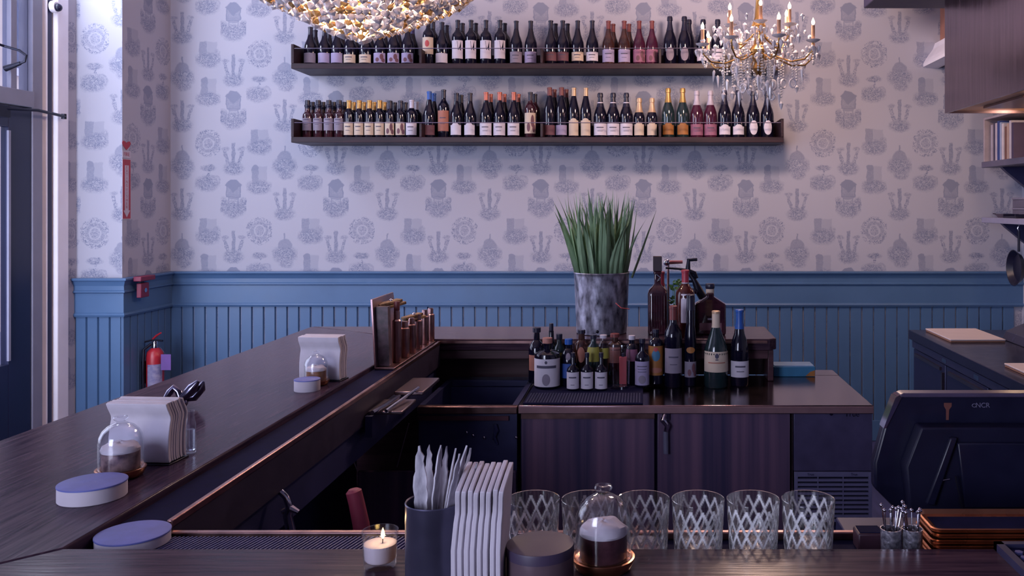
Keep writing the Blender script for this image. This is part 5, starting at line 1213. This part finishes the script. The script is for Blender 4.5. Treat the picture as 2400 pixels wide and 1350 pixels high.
MB().tube([(-.015, -.02, .352), (-.045, -.05, .32), (-.046, -.055, .18), (-.043, -.055, .02)], .0085, 10).build('hose', IRON, fe)
MB().box(.062, .125, -.045, -.042, .19, .29).build('tag', mat('violet_tag', '#6a4890', .6, var=.1), fe)
MB().tube([(.01, -.02, .355), (.06, -.04, .33), (.09, -.0435, .291)], .0015, 5).build('tag_string', IRON, fe)
MB().box(-.0845, -.053, -.03, .03, .10, .24).build('wall_bracket', IRON, fe)
sg = thing('fire_extinguisher_sign', 'red vertical sign with white arrow pointing down to the extinguisher', 'sign', (X_ALC+.0015, 5.43, 1.51))
SR = mat('sign_red', '#a02a3c', .5, var=.08); SW = mat('sign_white', '#b9b0bf', .6)
zt = .47; Wd = .088
def syz(poly, x0, x1): return MB().prism(poly, 'x', x0, x1)
syz([(-Wd/2, 0), (Wd/2, 0), (Wd/2, .375), (-Wd/2, .375)], 0, .002).build('plate', SW, sg)
syz([(-Wd/2+.004, .004), (Wd/2-.004, .004), (Wd/2-.004, .371), (-Wd/2+.004, .371)], .0021, .0028).build('red_field', SR, sg)
syz([(-.020, .055), (-.020, .335), (.020, .335), (.020, .055), (.034, .055), (0, .012), (-.034, .055)], .0029, .0034).build('arrow', SW, sg)
for k, ch in enumerate('EXTINGUISHER'):
    text('sign_letter', ch, .026, SR, sg, (.0036, 0, .322-k*.0225), (R(90), 0, R(90)), ext=.0002)
syz([(-Wd/2, .380), (Wd/2, .380), (Wd/2, .425), (-Wd/2, .425)], 0, .002).build('plate', SW, sg)
text('sign_word', 'FIRE', .034, SR, sg, (.0024, 0, .4025), (R(90), 0, R(90)), ext=.0002)
syz([(0, .430), (.034, .455), (.046, .472), (.036, .486), (.014, .482), (0, .474), (-.014, .482), (-.036, .486), (-.046, .472), (-.034, .455)], 0, .002).build('red_emblem', SR, sg)
al = thing('fire_alarm', 'dark red fire alarm box fixed on the alcove chair rail', 'fire alarm', (X_ALC+.055, 5.49, 1.02))
MB().box(.0, .03, -.045, .045, 0, .09).build('box', mat('alarm_dark_red', '#701c3a', .5, var=.1), al, bev=.004)
MB().box(.0, .05, -.08, .08, .105, .135).build('horn', mat('alarm_dark_red', '#701c3a', .5), al, bev=.004)
MB().box(.0, .012, -.02, .02, .0902, .1048).build('stem', IRON, al)
MB().lathe([(0, 0), (.014, 0), (.014, .004), (0, .004)], seg=14).xf(Matrix.Translation((.0302, 0, .045)) @ Matrix.Rotation(R(90), 4, 'Y')).build('button', CHROME, al)

# =================================================================== chandeliers
def octa(r, zt, zb, n=6):
    return MB().lathe([(.0001, -zb), (r*.62, -zb*.45), (r, 0), (r*.62, zt*.6), (.0001, zt)], seg=n, cap=False)
BULB = mat('bulb_glow', '#fff0d8', .3, emit='#ffe0b0', estr=7)
# crystal basket chandelier
Yd = 3.55; CX = px(847, Yd); ZB0 = pz(88, Yd); ch = thing('basket_chandelier', 'big crystal basket chandelier with amber beads hanging at the top', 'chandelier', (CX, Yd, ZB0))
cr1 = octa(.0215, .019, .023, 8).mesh('crystal', CRYSTAL, smooth=False); cr2 = octa(.0165, .015, .016, 7).mesh('crystal', AMBER, smooth=False); cr3 = octa(.014, .013, .014, 6).mesh('crystal', CRYSTAL, smooth=False)
rnd = random.Random(3); cand = []
def rad(z): return .03+2.9*z if z < .05 else .175+2.05*(z-.05) if z < .16 else .40+1.1*(z-.16)
z = 0.0; k = 0
while z < .42:
    rr = rad(z); nn = max(4, int(2*PI*rr/.034))
    for i in range(nn):
        a = 2*PI*(i+.5*(k % 2))/nn+rnd.uniform(-.03, .03)
        cand.append((rr*math.cos(a), rr*math.sin(a), z+rnd.uniform(-.004, .004), k))
    z += .0165; k += 1
cand.insert(0, (0, 0, -.012, 0))
near = sorted([c for c in cand if c[1] < .04 and c[2] < .155], key=lambda c: c[2]); rest = [c for c in cand if c not in near]
mst = MB()
for i, c in enumerate(near[:300]):
    me = (cr1, cr2, cr3)[rnd.choice((0, 0, 0, 0, 1, 1, 2))]
    link('crystal', me, ch, c[:3], (rnd.uniform(-.5, .5), rnd.uniform(-.5, .5), rnd.uniform(0, 3)), rnd.uniform(.85, 1.25))
rest += near[300:]
for mm, fr_ in ((CRYSTAL, 0), (AMBER, 1)):
    m = MB()
    for i, c in enumerate(rest):
        if (i % 3 == 0) == bool(fr_):
            o_ = octa(.0165, .015, .017, 6); m.add([(x+c[0], y_+c[1], z_+c[2]) for x, y_, z_ in o_.v], o_.f)
    stuff(m.build('crystal_net', mm, ch, smooth=False))
fm = MB()
for zz in (.02, .06, .11, .16, .25, .34, .42):
    rr = rad(zz)-.012; fm.tube([(rr*math.cos(2*PI*i/40), rr*math.sin(2*PI*i/40), zz) for i in range(40)], .004, 6, closed=True)
for i in range(16):
    a = 2*PI*i/16; fm.tube([((rad(zz)-.012)*math.cos(a), (rad(zz)-.012)*math.sin(a), zz) for zz in (.005, .03, .06, .11, .16, .25, .34, .42)], .003, 5)
fm.build('frame', GOLD, ch)
MB().tube([(0, 0, .42), (0, 0, Z_CEIL-ZB0-.03)], .009, 8).build('stem', GOLD, ch)
MB().lathe([(0, 0), (.07, 0), (.06, .025), (0, .029)], (0, 0, Z_CEIL-ZB0-.0295), 24).build('ceiling_rose', GOLD, ch)
for i in range(6): 
    a = i*PI/3; MB().sphere((.2*math.cos(a), .2*math.sin(a), .24), .022, 12, 8, (1, 1, 1.4)).build('bulb', BULB, ch)
l = bpy.data.lights.new('basket_chandelier_light', 'POINT'); l.energy = 112; l.color = (1, .72, .54); l.shadow_soft_size = .10
o = bpy.data.objects.new('basket_chandelier_light', l); COL.objects.link(o); o.parent = ch; o.location = (0, 0, .30)
# candle-arm chandelier
Ye = 4.30; CX = px(1778, Ye); ke = Ye/F_PX; ZE = pz(118, Ye); c2 = thing('candle_chandelier', 'gilt candle-arm chandelier dripping with crystals at the upper right', 'chandelier', (CX, Ye, ZE))
def strand(p0, n, dz, drop, sway=0):
    pts = [Vector(p0)+Vector((sway*i*i, 0, -dz*i)) for i in range(n)]; m = MB()
    for q in pts: m.sphere(q, .0058, 6, 4)
    return m
CRS = mat('crystal_bead', (.9, .89, .93), .08, trans=.55, ior=1.5, var=.05)
drop_me = octa(.011, .012, .030, 6).mesh('drop', CRYSTAL, smooth=False); loop_me = MB().tube([(.016*math.cos(2*PI*i/18), 0, .020*math.sin(2*PI*i/18)) for i in range(18)], .0042, 6, closed=True).mesh('crystal_ring', CRYSTAL)
pend_me = octa(.008, .012, .055, 6).mesh('pendant', CRYSTAL, smooth=False)
MB().lathe([(0, -.13), (.012, -.12), (.03, -.09), (.02, -.06), (.045, -.02), (.05, .0), (.025, .03), (.018, .08), (.035, .12), (.02, .16), (.012, .26), (.03, .32), (.012, .36), (0, .36)], seg=20).build('column', GOLD, c2)
MB().tube([(0, 0, .36), (0, 0, Z_CEIL-ZE-.03)], .007, 8).build('stem', GOLD, c2)
MB().lathe([(0, 0), (.06, 0), (.05, .025), (0, .029)], (0, 0, Z_CEIL-ZE-.0295), 24).build('ceiling_rose', GOLD, c2)
IVORY = mat('ivory_candle_sleeve', '#b98a6c', .5, var=.15); rnd = random.Random(9)
arms = [(2*PI*i/8+.2, .285, .015) for i in range(8)]+[(2*PI*i/6+.45, .165, .105) for i in range(6)]
for i, (a, rr, zt) in enumerate(arms):
    ca, sa = math.cos(a), math.sin(a)
    def q(r, z): return (r*ca, r*sa, z)
    ar = MB().tube([q(.03, zt-.03), q(rr*.3, zt-.05), q(rr*.6, zt-.085), q(rr*.85, zt-.08), q(rr*.98, zt-.045), q(rr, zt-.005)], .0042, 8).build('arm', GOLD, c2)
    MB().lathe([(0, 0), (.012, 0), (.030, .008), (.034, .013), (.030, .012), (.010, .006), (0, .006)], q(rr, zt-.006), 18).build('drip_pan', CRYSTAL, ar)
    MB().lathe([(0, 0), (.0085, 0), (.0085, .072), (0, .072)], q(rr, zt+.004), 12).build('candle_sleeve', IVORY, ar)
    MB().lathe([(.004, 0), (.0085, .010), (.0080, .018), (.0001, .036)], q(rr, zt+.0765), 10, cap=False).build('bulb', BULB, ar)
    for j in range(5):
        b = a+2*PI*j/5; x, y_, z_ = q(rr, zt-.012); o = link('drop', drop_me, c2, (x+.030*math.cos(b), y_+.030*math.sin(b), z_-.018), (0, 0, b), rnd.uniform(.8, 1.1))
    x, y_, z_ = q(rr*.8, zt-.11); link('pendant', pend_me, c2, (x, y_, z_-.02), (0, rnd.uniform(-.15, .15), rnd.uniform(0, 3)), 1.0)
    nx = arms[(i+1) % 8] if i < 8 else arms[8+(i-7) % 6]
    p0 = Vector(q(rr, zt-.02)); p1 = Vector((nx[1]*math.cos(nx[0]), nx[1]*math.sin(nx[0]), nx[2]-.02)); m = MB()
    for s in range(1, 14):
        f = s/14; p = p0.lerp(p1, f)-Vector((0, 0, .07*math.sin(PI*f))); m.sphere(p, .0055, 6, 4)
    m.build('bead_garland', CRS, c2)
for i in range(46):
    a = rnd.uniform(0, 2*PI); rr = rnd.uniform(.04, .19); zt = rnd.uniform(-.07, .02); nb = rnd.randint(6, 12)
    strand((rr*math.cos(a), rr*math.sin(a), zt), nb, .0135, 0).build('crystal_strand', CRS, c2)
    me = (drop_me, loop_me, pend_me)[i % 3]
    link('drop' if me is drop_me else 'crystal_ring' if me is loop_me else 'pendant', me, c2, (rr*math.cos(a), rr*math.sin(a), zt-nb*.0135-.022), (0, 0, rnd.uniform(0, 3)), rnd.uniform(.9, 1.3))
for i in range(110):
    a = rnd.uniform(0, 2*PI); rr = rnd.uniform(.05, .30); link('drop', drop_me, c2, (rr*math.cos(a), rr*math.sin(a), rnd.uniform(-.07, .13)), (0, 0, rnd.uniform(0, 3)), rnd.uniform(.7, 1.2))
l = bpy.data.lights.new('candle_chandelier_light', 'POINT'); l.energy = 100; l.color = (1, .68, .54); l.shadow_soft_size = .14
o = bpy.data.objects.new('candle_chandelier_light', l); COL.objects.link(o); o.parent = c2; o.location = (0, 0, .42)
